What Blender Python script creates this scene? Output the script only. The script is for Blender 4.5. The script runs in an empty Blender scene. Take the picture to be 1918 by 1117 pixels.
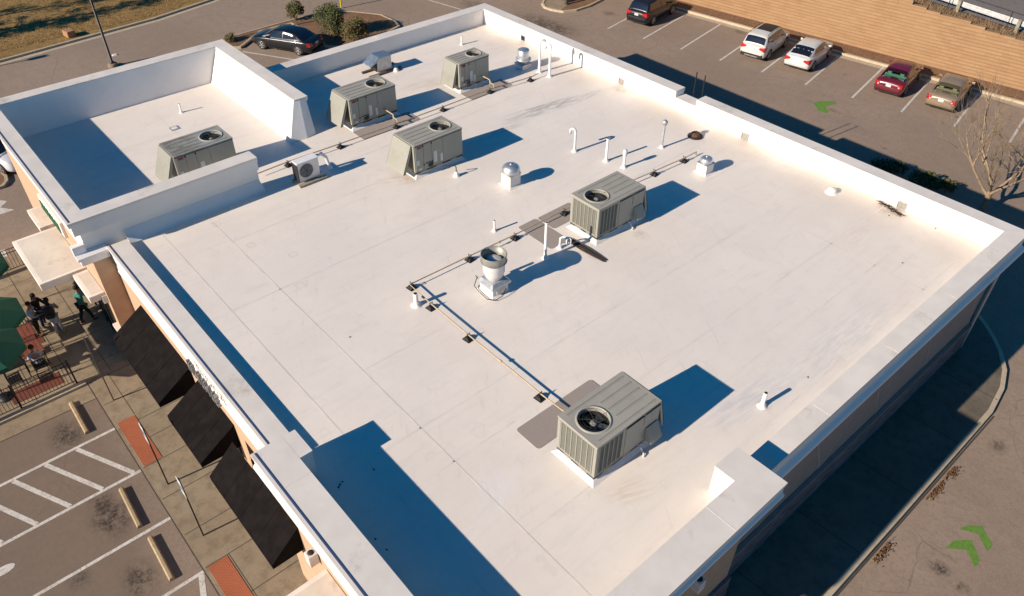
import bpy, bmesh, math, random
from mathutils import Vector, Matrix
random.seed(7)
S = bpy.context.scene
COL = S.collection
PI = math.pi

# ------------------------------------------------------------------ camera
ZR = 4.904                                   # roof level above the ground
YAW, PITCH, ROLL, FPX = 0.8473, -0.6990, 0.0076, 1448.0751
CAM = Vector((34.0017, -7.2798, 16.4169 + ZR))
cy_, sy_, cp_, sp_ = math.cos(YAW), math.sin(YAW), math.cos(PITCH), math.sin(PITCH)
FWD = Vector((-sy_*cp_, cy_*cp_, sp_)); RGT = Vector((cy_, sy_, 0)); UPV = RGT.cross(FWD)
RGT, UPV = RGT*math.cos(ROLL)+UPV*math.sin(ROLL), -RGT*math.sin(ROLL)+UPV*math.cos(ROLL)
cd = bpy.data.cameras.new('camera'); cam = bpy.data.objects.new('camera', cd); COL.objects.link(cam)
M4 = Matrix((RGT, UPV, -FWD)).transposed().to_4x4(); M4.translation = CAM
cam.matrix_world = M4
cd.sensor_width = 36; cd.lens = FPX/1918*36; cd.clip_end = 2000; cd.clip_start = 0.1
S.camera = cam

# ------------------------------------------------------------------ light
SUN = Vector((0.262, 2.1181, -1.0)).normalized()        # direction the sunlight travels
elev = math.asin(-SUN.z); azim = math.atan2(-SUN.x, -SUN.y)
W = bpy.data.worlds.new('World'); S.world = W; W.use_nodes = True
wn = W.node_tree.nodes; wl = W.node_tree.links
bg = wn['Background']; sky = wn.new('ShaderNodeTexSky')
sky.sky_type = 'NISHITA'; sky.sun_disc = False; sky.sun_elevation = elev; sky.sun_rotation = azim
sky.dust_density = 0.25; sky.ozone_density = 4.0; sky.air_density = 1.0
hs = wn.new('ShaderNodeHueSaturation'); hs.inputs['Hue'].default_value = .496; hs.inputs['Saturation'].default_value = 1.75; hs.inputs['Value'].default_value = 1.0
wl.new(sky.outputs[0], hs.inputs['Color']); wl.new(hs.outputs[0], bg.inputs[0])
bg.inputs[1].default_value = 0.058
sd = bpy.data.lights.new('sun', 'SUN'); so = bpy.data.objects.new('sun', sd); COL.objects.link(so)
sd.energy = 4.6; sd.angle = math.radians(0.5); sd.color = (1.0, 0.865, 0.715)
so.rotation_euler = SUN.to_track_quat('-Z', 'Y').to_euler()
so.location = (10, -40, 40)
S.view_settings.view_transform = 'Standard'; S.view_settings.look = 'None'
S.view_settings.exposure = 0.58; S.view_settings.gamma = 1.0

# ------------------------------------------------------------------ helpers
def at(u, v, z=0.0):
    """world point at height z that the photograph shows at pixel u, v"""
    d = FWD + RGT*((u-959)/FPX) - UPV*((v-558.5)/FPX)
    return CAM + d*((z-CAM.z)/d.z)

def put(o, label=None, cat=None, group=None, kind=None):
    if label: o['label'] = label
    if cat: o['category'] = cat
    if group: o['group'] = group
    if kind: o['kind'] = kind
    return o

def thing(name, label, cat, loc=(0, 0, 0), rz=0.0, group=None):
    o = bpy.data.objects.new(name, None); COL.objects.link(o)
    o.empty_display_size = 0.2
    o.location = loc; o.rotation_euler = (0, 0, rz)
    return put(o, label, cat, group)

def copy_tree(o, parent=None):
    c = o.copy(); COL.objects.link(c)
    if parent: c.parent = parent
    for ch in list(o.children): copy_tree(ch, c)
    return c

class MB:
    """collects shapes, then links them as ONE mesh object"""
    def __init__(s): s.v = []; s.f = []; s.m = []; s.sm = []
    def add(s, vs, fs, m=0, smooth=False):
        b = len(s.v); s.v += [tuple(p) for p in vs]
        for f in fs: s.f.append([b+i for i in f]); s.m.append(m); s.sm.append(smooth)
    def box(s, x0, x1, y0, y1, z0, z1, m=0):
        s.add([(x0,y0,z0),(x1,y0,z0),(x1,y1,z0),(x0,y1,z0),(x0,y0,z1),(x1,y0,z1),(x1,y1,z1),(x0,y1,z1)],
              [(0,3,2,1),(4,5,6,7),(0,1,5,4),(1,2,6,5),(2,3,7,6),(3,0,4,7)], m)
    def hull(s, bot, top, m=0):
        n = len(bot)
        s.add(list(bot)+list(top), [tuple(range(n-1,-1,-1)), tuple(range(n,2*n))]+[(i,(i+1)%n,n+(i+1)%n,n+i) for i in range(n)], m)
    def prism(s, pts, z0, z1, m=0):
        s.hull([(p[0],p[1],z0) for p in pts], [(p[0],p[1],z1) for p in pts], m)
    def poly(s, pts, m=0): s.add(pts, [tuple(range(len(pts)))], m)
    def tube(s, pts, r, n=8, m=0, cap=True, smooth=True):
        pts = [Vector(p) for p in pts]; k = len(pts)
        rs = r if isinstance(r, (list, tuple)) else [r]*k
        vs = []; ref = None
        for i, p in enumerate(pts):
            d = (pts[min(i+1,k-1)]-pts[max(i-1,0)])
            d = d.normalized() if d.length > 1e-9 else Vector((0,0,1))
            if ref is None: ref = Vector((0,0,1)) if abs(d.z) < .9 else Vector((1,0,0))
            a = d.cross(ref)
            if a.length < 1e-4: a = d.orthogonal()
            a.normalize(); b = d.cross(a); ref = -b if False else ref
            for j in range(n):
                t = 2*PI*j/n; vs.append(p+(a*math.cos(t)+b*math.sin(t))*rs[i])
        fs = [(i*n+j, i*n+(j+1)%n, (i+1)*n+(j+1)%n, (i+1)*n+j) for i in range(k-1) for j in range(n)]
        s.add(vs, fs, m, smooth)
        if cap:
            s.add([vs[j] for j in range(n)], [tuple(range(n-1,-1,-1))], m); s.add([vs[(k-1)*n+j] for j in range(n)], [tuple(range(n))], m)
    def lathe(s, prof, c=(0,0,0), n=24, m=0, smooth=True, cap=True):
        vs = []
        for r, z in prof:
            for j in range(n):
                t = 2*PI*j/n; vs.append((c[0]+r*math.cos(t), c[1]+r*math.sin(t), c[2]+z))
        k = len(prof)
        s.add(vs, [(i*n+j, i*n+(j+1)%n, (i+1)*n+(j+1)%n, (i+1)*n+j) for i in range(k-1) for j in range(n)], m, smooth)
        if cap:
            if prof[-1][0] > 1e-4: s.add(vs[(k-1)*n:], [tuple(range(n))], m)
            if prof[0][0] > 1e-4: s.add(vs[:n], [tuple(range(n-1,-1,-1))], m)
    def sweep(s, path, prof, m=0):
        """closed profile of (offset to the right of travel, z) along a mitred plan path"""
        P = [Vector((p[0],p[1])) for p in path]; pr = prof if isinstance(prof[0], list) else [prof]*len(path); n = len(pr[0]); vs = []
        for i, p in enumerate(P):
            ns = []
            if i > 0: d = (P[i]-P[i-1]).normalized(); ns.append(Vector((d.y,-d.x)))
            if i < len(P)-1: d = (P[i+1]-P[i]).normalized(); ns.append(Vector((d.y,-d.x)))
            nn = ns[0] if len(ns) == 1 else (ns[0]+ns[1])/(1+ns[0].dot(ns[1]))
            for off, z in pr[i]: vs.append((p.x+nn.x*off, p.y+nn.y*off, z))
        fs = [(i*n+j, (i+1)*n+j, (i+1)*n+(j+1)%n, i*n+(j+1)%n) for i in range(len(P)-1) for j in range(n)]
        fs += [tuple(range(n)), tuple(range((len(P)-1)*n+n-1, (len(P)-1)*n-1, -1))]
        s.add(vs, fs, m)
    def build(s, name, mats, parent=None, loc=None, rz=0, bevel=0, fix=True, world=False, subsurf=0):
        me = bpy.data.meshes.new(name)
        off = Vector((0,0,0))
        if world and parent is not None: off = Vector(parent.location)
        elif world and loc is not None: off = Vector(loc)
        me.from_pydata([tuple(Vector(p)-off) for p in s.v], [], s.f)
        if not isinstance(mats, (list, tuple)): mats = [mats]
        for q in mats: me.materials.append(q)
        for p, mi, sm in zip(me.polygons, s.m, s.sm): p.material_index = mi; p.use_smooth = sm
        if fix:
            bm = bmesh.new(); bm.from_mesh(me); bmesh.ops.recalc_face_normals(bm, faces=bm.faces); bm.to_mesh(me); bm.free()
        o = bpy.data.objects.new(name, me); COL.objects.link(o)
        if parent is not None: o.parent = parent
        if loc is not None: o.location = loc
        if rz: o.rotation_euler = (0,0,rz)
        if bevel:
            b = o.modifiers.new('bevel','BEVEL'); b.width = bevel; b.segments = 2; b.limit_method = 'ANGLE'; b.angle_limit = math.radians(35)
        if subsurf:
            b = o.modifiers.new('sub','SUBSURF'); b.levels = subsurf; b.render_levels = subsurf
        return o

# ------------------------------------------------------------------ materials
class NT:
    def __init__(s, name):
        s.m = bpy.data.materials.new(name); s.m.use_nodes = True
        s.n = s.m.node_tree.nodes; s.l = s.m.node_tree.links
        s.b = s.n['Principled BSDF']
        s.tc = s.n.new('ShaderNodeTexCoord'); s.geo = s.n.new('ShaderNodeNewGeometry')
    def lk(s, a, b): s.l.new(a, b)
    def val(s, x, sock):
        if hasattr(x, 'links'): s.lk(x, sock)
        else: sock.default_value = x
    def math(s, op, a, b=0.0, clamp=False):
        k = s.n.new('ShaderNodeMath'); k.operation = op; k.use_clamp = clamp
        s.val(a, k.inputs[0]); s.val(b, k.inputs[1]); return k.outputs[0]
    def mapping(s, vec, scale=(1,1,1), loc=(0,0,0), rot=(0,0,0)):
        k = s.n.new('ShaderNodeMapping'); s.lk(vec, k.inputs['Vector'])
        k.inputs['Scale'].default_value = scale; k.inputs['Location'].default_value = loc; k.inputs['Rotation'].default_value = rot
        return k.outputs[0]
    def noise(s, vec, scale, detail=4, rough=.55, dist=0):
        k = s.n.new('ShaderNodeTexNoise'); s.lk(vec, k.inputs['Vector'])
        k.inputs['Scale'].default_value = scale; k.inputs['Detail'].default_value = detail
        k.inputs['Roughness'].default_value = rough; k.inputs['Distortion'].default_value = dist
        return k.outputs['Fac']
    def ramp(s, x, a, b, lo=0.0, hi=1.0):
        k = s.n.new('ShaderNodeMapRange'); s.lk(x, k.inputs[0]); k.interpolation_type = 'SMOOTHSTEP'
        k.inputs[1].default_value = a; k.inputs[2].default_value = b; k.inputs[3].default_value = lo; k.inputs[4].default_value = hi
        return k.outputs[0]
    def mix(s, f, a, b, mode='MIX'):
        k = s.n.new('ShaderNodeMix'); k.data_type = 'RGBA'; k.blend_type = mode
        s.val(f, k.inputs[0])
        for x, i in ((a,6),(b,7)):
            if hasattr(x,'links'): s.lk(x, k.inputs[i])
            else: k.inputs[i].default_value = (*x[:3],1)
        return k.outputs[2]
    def blob(s, x, y, rx, ry, rot=0.0, soft=.6):
        """1 inside a worn patch of the ground centred on x, y, fading to 0 at its rim"""
        v = s.mapping(s.geo.outputs['Position'], loc=(-x,-y,0))
        v = s.mapping(v, rot=(0,0,-rot)); v = s.mapping(v, scale=(1/rx,1/ry,0))
        k = s.n.new('ShaderNodeVectorMath'); k.operation = 'LENGTH'; s.lk(v, k.inputs[0])
        return s.ramp(k.outputs['Value'], 1.0, 1.0-soft)
    def bump(s, h, strength=.2, dist=.02):
        k = s.n.new('ShaderNodeBump'); k.inputs['Strength'].default_value = strength; k.inputs['Distance'].default_value = dist
        s.lk(h, k.inputs['Height']); s.lk(k.outputs[0], s.b.inputs['Normal'])
    def color(s, c):
        if hasattr(c,'links'): s.lk(c, s.b.inputs['Base Color'])
        else: s.b.inputs['Base Color'].default_value = (*c[:3],1)
    def rough(s, r): s.val(r, s.b.inputs['Roughness'])

def plain(name, c, rough=.6, metal=0.0, var=.12, scale=6, coat=0.0, bump=0.0, spec=None, dirt=None):
    t = NT(name); v = t.tc.outputs['Object']
    f = t.noise(v, scale, 5)
    col = t.mix(t.ramp(f, .3, .7), tuple(x*(1-var) for x in c), tuple(min(1,x*(1+var)) for x in c))
    if dirt:
        g = t.noise(v, scale*.5, 6, .7); col = t.mix(t.ramp(g, .52, .72, 0, dirt[1]), col, dirt[0])
    t.color(col); t.b.inputs['Metallic'].default_value = metal
    t.rough(t.ramp(f, .2, .8, max(0.02,rough-.08), min(1,rough+.08)))
    if coat: t.b.inputs['Coat Weight'].default_value = coat; t.b.inputs['Coat Roughness'].default_value = .04
    if spec is not None: t.b.inputs['Specular IOR Level'].default_value = spec
    if bump: t.bump(t.noise(v, scale*6, 3), bump, .01)
    return t.m

def mat_membrane():
    t = NT('roof_membrane_white'); p = t.geo.outputs['Position']
    base = (.84,.765,.680)
    f1 = t.noise(p, .35, 5, .6); f2 = t.noise(t.mapping(p, scale=(3.2,.5,1)), 1.2, 6, .65); f3 = t.noise(p, 9, 4, .6)
    c = t.mix(t.ramp(f1,.3,.72), base, (.785,.71,.635))
    c = t.mix(t.ramp(f2,.48,.74,0,.36), c, (.67,.62,.565)); f4 = t.noise(p, 2.2, 6, .7); c = t.mix(t.ramp(f4,.50,.74,0,.28), c, (.70,.645,.59))
    c = t.mix(t.ramp(f3,.55,.8,0,.25), c, (.85,.80,.75))
    # tan dirt that collects beside the back wall and in the right corner
    k = t.n.new('ShaderNodeSeparateXYZ'); t.lk(p, k.inputs[0])
    back = t.math('MULTIPLY', t.ramp(k.outputs[1], 17.6, 20.4), t.ramp(f1,.25,.6))
    c = t.mix(t.math('MULTIPLY', back, .55), c, (.60,.515,.43))
    # dark run of dirt towards the scupper, grey and pale washes, rust at the drain
    for (u,v,u2,v2,w,st,col) in ((915,240,1145,165,.5,.46,(.22,.22,.22)),(940,222,1080,180,.28,.5,(.16,.17,.18)),(900,262,990,225,.35,.3,(.3,.29,.28)),
                              (1480,700,1300,812,.8,.35,(.50,.52,.56)),(1700,540,1430,760,1.1,.30,(.55,.56,.59)),(955,1000,900,850,.7,.22,(.84,.84,.85)),
                              (990,850,880,1010,.5,.2,(.82,.82,.83)),(740,170,860,145,.8,.45,(.62,.48,.36)),(880,110,1000,70,.8,.25,(.5,.47,.44)),
                              (1230,900,1130,940,.5,.4,(.62,.5,.38)),(700,345,790,330,.6,.35,(.55,.42,.32)),(1560,480,1650,400,1.0,.2,(.6,.5,.4))):
        a = at(u,v,ZR); b = at(u2,v2,ZR); d = b-a
        m = t.blob((a.x+b.x)/2,(a.y+b.y)/2,d.length*.62,w,math.atan2(d.y,d.x),.9)
        n = t.noise(t.mapping(t.mapping(p, rot=(0,0,-math.atan2(d.y,d.x))), scale=(.8,5,1)), 1.6, 6, .7)
        c = t.mix(t.math('MULTIPLY', t.math('MULTIPLY', m, t.ramp(n,.40,.60)), min(1,st*1.35)), c, col)
    for (u,v,r,st,col) in ((1302,256,.55,.8,(.33,.17,.10)),(1160,168,.55,.5,(.45,.3,.2)),(1392,270,.4,.5,(.5,.38,.28)),(1672,395,.8,.75,(.40,.28,.16)),(978,84,.4,.5,(.45,.33,.24)),
                           (1115,478,.5,.35,(.4,.3,.22)),(957,355,.6,.5,(.55,.42,.33)),(770,335,.7,.5,(.5,.36,.27)),(1318,330,.5,.3,(.5,.4,.3)),(1193,840,.5,.5,(.5,.42,.36)),(1200,440,.45,.5,(.5,.42,.36)),(1430,760,.35,.4,(.5,.45,.4)),(920,548,.55,.4,(.52,.44,.36))):
        a = at(u,v,ZR); m = t.blob(a.x,a.y,r,r*.8,0,.8)
        c = t.mix(t.math('MULTIPLY', t.math('MULTIPLY', m, t.ramp(t.noise(p,3.5,5,.7),.35,.62)), st), c, col)
    # faint rims left by dried puddles, and foot scuffs
    g1 = t.noise(p, .55, 3, .5); rim = t.math('SUBTRACT', 1, t.ramp(t.math('ABSOLUTE', t.math('SUBTRACT', g1, .53)), .0, .012))
    c = t.mix(t.math('MULTIPLY', t.math('MULTIPLY', rim, t.ramp(f4,.42,.6)), .13), c, (.52,.475,.43))
    g2 = t.noise(t.mapping(t.mapping(p, rot=(0,0,.5)), scale=(.6,4,1)), 1.1, 6, .75)
    c = t.mix(t.math('MULTIPLY', t.ramp(g2,.57,.72), .34), c, (.58,.54,.49))
    g3 = t.noise(t.mapping(t.mapping(p, rot=(0,0,-.3)), scale=(5,.5,1)), 1.0, 6, .75)
    c = t.mix(t.math('MULTIPLY', t.ramp(g3,.60,.76), .25), c, (.80,.78,.76))
    t.color(c); t.rough(t.ramp(f3,.2,.8,.45,.62))
    t.bump(t.math('ADD', t.math('MULTIPLY', f1, 1.5), t.math('MULTIPLY', f2, .5)), .25, .02)
    return t.m

def mat_asphalt(name, c, stains=(), crack=True):
    t = NT(name); p = t.geo.outputs['Position']
    f1 = t.noise(p,.11,5,.6); f2 = t.noise(p,1.7,5,.65); f3 = t.noise(p,26,3,.7); f4 = t.noise(p,70,2,.5)
    d = tuple(x*.78 for x in c); l = tuple(x*1.16 for x in c)
    col = t.mix(t.ramp(f1,.32,.7), tuple(x*.88 for x in c), tuple(x*1.08 for x in c))
    f6 = t.noise(p,6.5,5,.75); col = t.mix(t.ramp(f6,.44,.66,0,.55), col, tuple(x*.66 for x in c)); col = t.mix(t.ramp(f2,.40,.72,0,.48), col, tuple(x*.72 for x in c))
    col = t.mix(t.ramp(f3,.5,.70,0,.65), col, tuple(x*1.5 for x in c))
    col = t.mix(t.ramp(f4,.54,.70,0,.6), col, tuple(x*.5 for x in c))
    if crack:
        k = t.n.new('ShaderNodeTexVoronoi'); k.feature = 'DISTANCE_TO_EDGE'; k.inputs['Scale'].default_value = .16
        w = t.n.new('ShaderNodeVectorMath'); w.operation = 'ADD'
        nz = t.n.new('ShaderNodeTexNoise'); t.lk(p, nz.inputs['Vector']); nz.inputs['Scale'].default_value = .6; nz.inputs['Detail'].default_value = 5
        t.lk(p, w.inputs[0]); t.lk(nz.outputs['Color'], w.inputs[1]); t.lk(w.outputs[0], k.inputs['Vector'])
        col = t.mix(t.math('MULTIPLY', t.ramp(k.outputs[0], .0045, .0015), t.ramp(f1,.50,.60,0,.35)), col, (.09,.08,.07))
    spots = t.n.new('ShaderNodeTexVoronoi'); spots.inputs['Scale'].default_value = .55; t.lk(p, spots.inputs['Vector'])
    col = t.mix(t.math('MULTIPLY', t.ramp(spots.outputs['Distance'], .10, .03), t.ramp(f2,.45,.6,0,.55)), col, (.05,.045,.042))
    older = t.math('MULTIPLY', t.blob(8,-14,24,9.5,.0,  .25), .62); col = t.mix(older, col, tuple(x*.42 for x in c))
    for (u,v,rx,ry,st,cc) in stains:
        a = at(u,v,0); m = t.blob(a.x,a.y,rx,ry,0,.95)
        col = t.mix(t.math('MULTIPLY', t.math('MULTIPLY', m, t.math('MULTIPLY', t.ramp(t.noise(p,2.1,6,.75),.36,.56), t.ramp(t.noise(p,8.5,5,.8),.40,.56,.30,1))), min(1,st*1.2)), col, cc)
    t.color(col); t.rough(.9); t.b.inputs['Specular IOR Level'].default_value = .25
    t.bump(t.math('ADD', f3, t.math('MULTIPLY', f4, .6)), .45, .012)
    return t.m

def mat_ground(name, cols, scales=(.4,3,22), bump=.5, dist=.03):
    t = NT(name); p = t.geo.outputs['Position']
    a = t.noise(p,scales[0],5,.6); b = t.noise(p,scales[1],6,.7); c = t.noise(p,scales[2],3,.7)
    col = t.mix(t.ramp(a,.35,.65), cols[0], cols[1]); col = t.mix(t.ramp(b,.42,.68,0,.7), col, cols[2]); col = t.mix(t.ramp(c,.5,.72,0,.7), col, cols[3])
    t.color(col); t.rough(.95); t.b.inputs['Specular IOR Level'].default_value = .15
    t.bump(t.math('ADD', b, c), bump, dist); return t.m

def mat_brick(name, c1, c2, mortar, w, h, plane='xz', bump=.4, var=1.0, msize=.012):
    t = NT(name); p = t.tc.outputs['Object']
    rot = {'xz':(PI/2,0,0),'yz':(PI/2,0,PI/2),'xy':(0,0,0)}[plane]
    if plane == 'yz': v = t.mapping(t.mapping(p, rot=(0,0,-PI/2)), rot=(-PI/2,0,0))
    elif plane == 'xz': v = t.mapping(p, rot=(-PI/2,0,0))
    else: v = p
    k = t.n.new('ShaderNodeTexBrick'); t.lk(v, k.inputs['Vector'])
    k.inputs['Scale'].default_value = 1; k.inputs['Brick Width'].default_value = w; k.inputs['Row Height'].default_value = h
    k.inputs['Mortar Size'].default_value = msize; k.inputs['Mortar Smooth'].default_value = .3; k.inputs['Bias'].default_value = 0
    k.inputs['Color1'].default_value = (*c1,1); k.inputs['Color2'].default_value = (*c2,1); k.inputs['Mortar'].default_value = (*mortar,1)
    f = t.noise(p, 2.2, 6, .7); g = t.noise(p, .35, 4)
    col = t.mix(t.ramp(f,.35,.7,0,.35*var), k.outputs['Color'], tuple(x*.62 for x in c1))
    col = t.mix(t.ramp(g,.4,.65,0,.3*var), col, tuple(min(1,x*1.3) for x in c2))
    t.color(col); t.rough(.9); t.b.inputs['Specular IOR Level'].default_value = .2
    t.bump(t.math('ADD', k.outputs['Fac'], t.math('MULTIPLY', f, -.5)), -bump, .03); return t.m

def mat_glass_dark(name, c, rough=.04):
    t = NT(name); t.color(c); t.rough(rough); t.b.inputs['Specular IOR Level'].default_value = .8
    t.b.inputs['Coat Weight'].default_value = .6; t.b.inputs['Coat Roughness'].default_value = .02; return t.m

M = {}
M['membrane'] = mat_membrane()
M['seam'] = plain('membrane_lap', (.775,.71,.64), .55, var=.08, scale=1.5)
M['coping'] = plain('coping_white', (.75,.69,.625), .5, var=.06, scale=1.1, dirt=((.42,.37,.31),.75))
M['parapet'] = plain('parapet_membrane', (.82,.785,.745), .5, var=.04, scale=.8, dirt=((.56,.52,.47),.35))
M['trim'] = plain('cornice_white', (.78,.76,.75), .55, var=.03, scale=2)
M['flash'] = plain('edge_strip_blue', (.07,.08,.16), .45, var=.05)  # thin dark blue strip along the front coping edges
M['stucco'] = plain('peach_stucco', (.50,.33,.215), .9, var=.06, scale=3, bump=.3)
M['stucco_dark'] = plain('mauve_stucco', (.34,.255,.215), .9, var=.07, scale=3, bump=.3)
M['stucco_line'] = plain('mauve_stucco_reveal', (.44,.35,.31), .9, var=.05, scale=3)
M['stone'] = mat_brick('stacked_stone', (.30,.225,.22), (.13,.105,.115), (.045,.038,.04), .42, .12, 'yz', .8)
M['glass'] = mat_glass_dark('shop_glass', (.02,.024,.03))
M['awning'] = plain('awning_black_cloth', (.010,.0082,.0082), 1.0, var=.25, scale=3, spec=.08, dirt=((.02,.017,.016),.5))
M['frame_black'] = plain('black_metal', (.012,.012,.013), .5, var=.1)
M['rtu'] = plain('rtu_grey_paint', (.305,.30,.255), .45, var=.04, scale=1.4, dirt=((.20,.19,.15),.5))
M['rtu_top'] = plain('rtu_top_paint', (.365,.345,.292), .5, var=.06, scale=1.6, dirt=((.25,.25,.235),.5))
M['rtu_rib'] = plain('rtu_groove', (.235,.235,.215), .6)
M['coil'] = plain('coil_fins', (.10,.095,.075), .6, metal=.3, var=.2, scale=30)
M['dark'] = plain('dark_inside', (.012,.012,.013), .7)
M['rail'] = plain('rail_dark', (.05,.05,.048), .6)
M['blade'] = plain('fan_blade_grey', (.07,.08,.09), .35, metal=.4)
M['label'] = plain('label_white', (.60,.60,.57), .6, var=.1, scale=25)
M['badge'] = plain('badge_red', (.24,.03,.035), .5)
M['curb'] = plain('curb_membrane', (.78,.74,.69), .55, var=.05, dirt=((.5,.42,.34),.3))
M['galv'] = plain('galvanised', (.50,.51,.52), .45, metal=.6, var=.12, scale=5)
M['alu'] = plain('spun_aluminium', (.60,.61,.63), .42, metal=.8, var=.07, scale=4)
M['alu_white'] = plain('weathered_aluminium', (.68,.67,.66), .5, metal=.25, var=.06)
M['pvc'] = plain('pvc_white', (.80,.79,.78), .4, var=.03)
M['gas'] = plain('gas_pipe_tan', (.46,.35,.22), .5, var=.12, scale=5)
M['gas_dull'] = plain('gas_pipe_dull', (.34,.26,.18), .6, var=.2, scale=5)
M['rubber'] = plain('rubber_black', (.014,.0135,.015), .75, var=.2, scale=20)
M['pad'] = plain('walk_pad', (.34,.29,.255), .85, var=.07, scale=40, bump=.6)
M['rust'] = plain('rusty_iron', (.10,.042,.026), .8, var=.4, scale=20, bump=.5)
M['wood'] = plain('weathered_wood', (.30,.26,.19), .85, var=.25, scale=8, bump=.5)
M['wood_brown'] = plain('brown_timber', (.13,.075,.055), .85, var=.25, scale=8)
M['concrete'] = mat_ground('sidewalk_concrete', ((.285,.222,.152),(.33,.262,.182),(.185,.143,.095),(.32,.255,.18)), (.5,2.2,40), .25, .006)
M['kerb'] = mat_ground('kerb_concrete', ((.46,.375,.265),(.51,.42,.305),(.36,.29,.205),(.52,.435,.32)), (.5,3,30), .25, .006)
M['joint'] = plain('joint_dark', (.06,.05,.04), .9)
M['line'] = mat_ground('line_paint', ((.60,.56,.51),(.66,.62,.57),(.44,.40,.35),(.27,.235,.20)), (.6,3,12), .3, .006)
M['green_paint'] = plain('green_road_paint', (.12,.24,.035), .85, var=.15, scale=8, dirt=((.17,.19,.09),.6))
M['mat_orange'] = mat_brick('tactile_tile', (.46,.15,.075), (.42,.135,.068), (.30,.09,.045), .12, .06, 'xy', .8)
M['brick_red'] = mat_brick('patio_brick', (.20,.06,.04), (.16,.05,.035), (.10,.06,.045), .2, .1, 'xy', .5)
M['post'] = plain('post_bronze', (.028,.024,.022), .5)
M['green_cloth'] = plain('umbrella_green', (.003,.080,.042), .8, var=.1, scale=4)
M['mulch'] = mat_ground('mulch', ((.22,.125,.072),(.27,.155,.088),(.11,.065,.04),(.38,.235,.135)), (.6,5,26), .9, .05)
M['straw_grass'] = mat_ground('dry_lawn', ((.27,.165,.060),(.34,.215,.082),(.15,.095,.038),(.42,.28,.115)), (.16,2.2,20), .9, .05)
M['leaf_litter'] = plain('dry_leaves', (.17,.09,.042), .9, var=.4, scale=20)
M['bark'] = plain('bark_tan', (.25,.175,.11), .9, var=.3, scale=9, bump=.5)
M['twig'] = plain('twig_tan', (.27,.195,.125), .9, var=.3, scale=5)
M['leaf_a'] = plain('leaf_mid_green', (.075,.085,.018), .6, var=.45, scale=9)
M['leaf_b'] = plain('leaf_olive', (.105,.075,.022), .7, var=.45, scale=9)
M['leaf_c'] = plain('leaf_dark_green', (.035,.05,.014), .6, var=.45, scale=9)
M['blade_dry'] = plain('dry_blade', (.30,.19,.08), .9, var=.4, scale=2)
M['tyre'] = plain('tyre', (.012,.012,.012), .85)
M['rim'] = plain('alloy_rim', (.55,.55,.56), .3, metal=.8)
M['lamp_red'] = plain('lamp_red', (.42,.012,.015), .15, coat=1)
M['lamp_clear'] = plain('lamp_clear', (.55,.5,.47), .1, coat=1)
M['plate'] = plain('plate_white', (.62,.62,.62), .5, var=.15, scale=20)
M['hose'] = plain('hose_brown', (.035,.022,.015), .8, var=.5, scale=25)
M['scup'] = plain('scupper_grey', (.30,.27,.23), .6, var=.2, scale=20)
M['trim_black'] = plain('car_trim_black', (.018,.018,.019), .5)
M['chrome'] = plain('chrome', (.7,.7,.7), .15, metal=1.0)
def mat_clear(name, c):
    t = NT(name); tr = t.n.new('ShaderNodeBsdfTransparent'); tr.inputs[0].default_value = (*c,1); gl = t.n.new('ShaderNodeBsdfGlossy'); gl.inputs['Roughness'].default_value = .02
    mx = t.n.new('ShaderNodeMixShader'); mx.inputs[0].default_value = .07; t.lk(tr.outputs[0], mx.inputs[1]); t.lk(gl.outputs[0], mx.inputs[2]); t.lk(mx.outputs[0], t.n['Material Output'].inputs['Surface']); return t.m
M['car_glass'] = mat_glass_dark('car_glass', (.010,.011,.016))
M['asphalt'] = mat_asphalt('asphalt_lot', (.312,.236,.180), stains=(
    (125,815,1.1,.8,.85,(.03,.026,.023)),(210,970,1.2,.9,.9,(.025,.018,.013)),(190,940,.7,.5,.8,(.025,.02,.017)),(262,1085,1.0,.7,.8,(.028,.024,.021)),(150,1085,.6,.5,.5,(.03,.026,.023)),
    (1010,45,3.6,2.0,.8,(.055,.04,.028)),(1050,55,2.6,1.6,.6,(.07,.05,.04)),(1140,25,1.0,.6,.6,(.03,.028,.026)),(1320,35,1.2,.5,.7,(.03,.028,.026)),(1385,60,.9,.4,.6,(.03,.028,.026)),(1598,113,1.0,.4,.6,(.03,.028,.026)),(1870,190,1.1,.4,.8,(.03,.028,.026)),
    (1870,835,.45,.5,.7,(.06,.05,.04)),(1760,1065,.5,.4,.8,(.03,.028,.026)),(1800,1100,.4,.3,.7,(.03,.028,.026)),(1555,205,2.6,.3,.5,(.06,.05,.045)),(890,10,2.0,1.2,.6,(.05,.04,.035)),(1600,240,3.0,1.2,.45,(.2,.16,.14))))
M['road'] = mat_asphalt('asphalt_upper_road', (.23,.20,.18))
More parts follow.
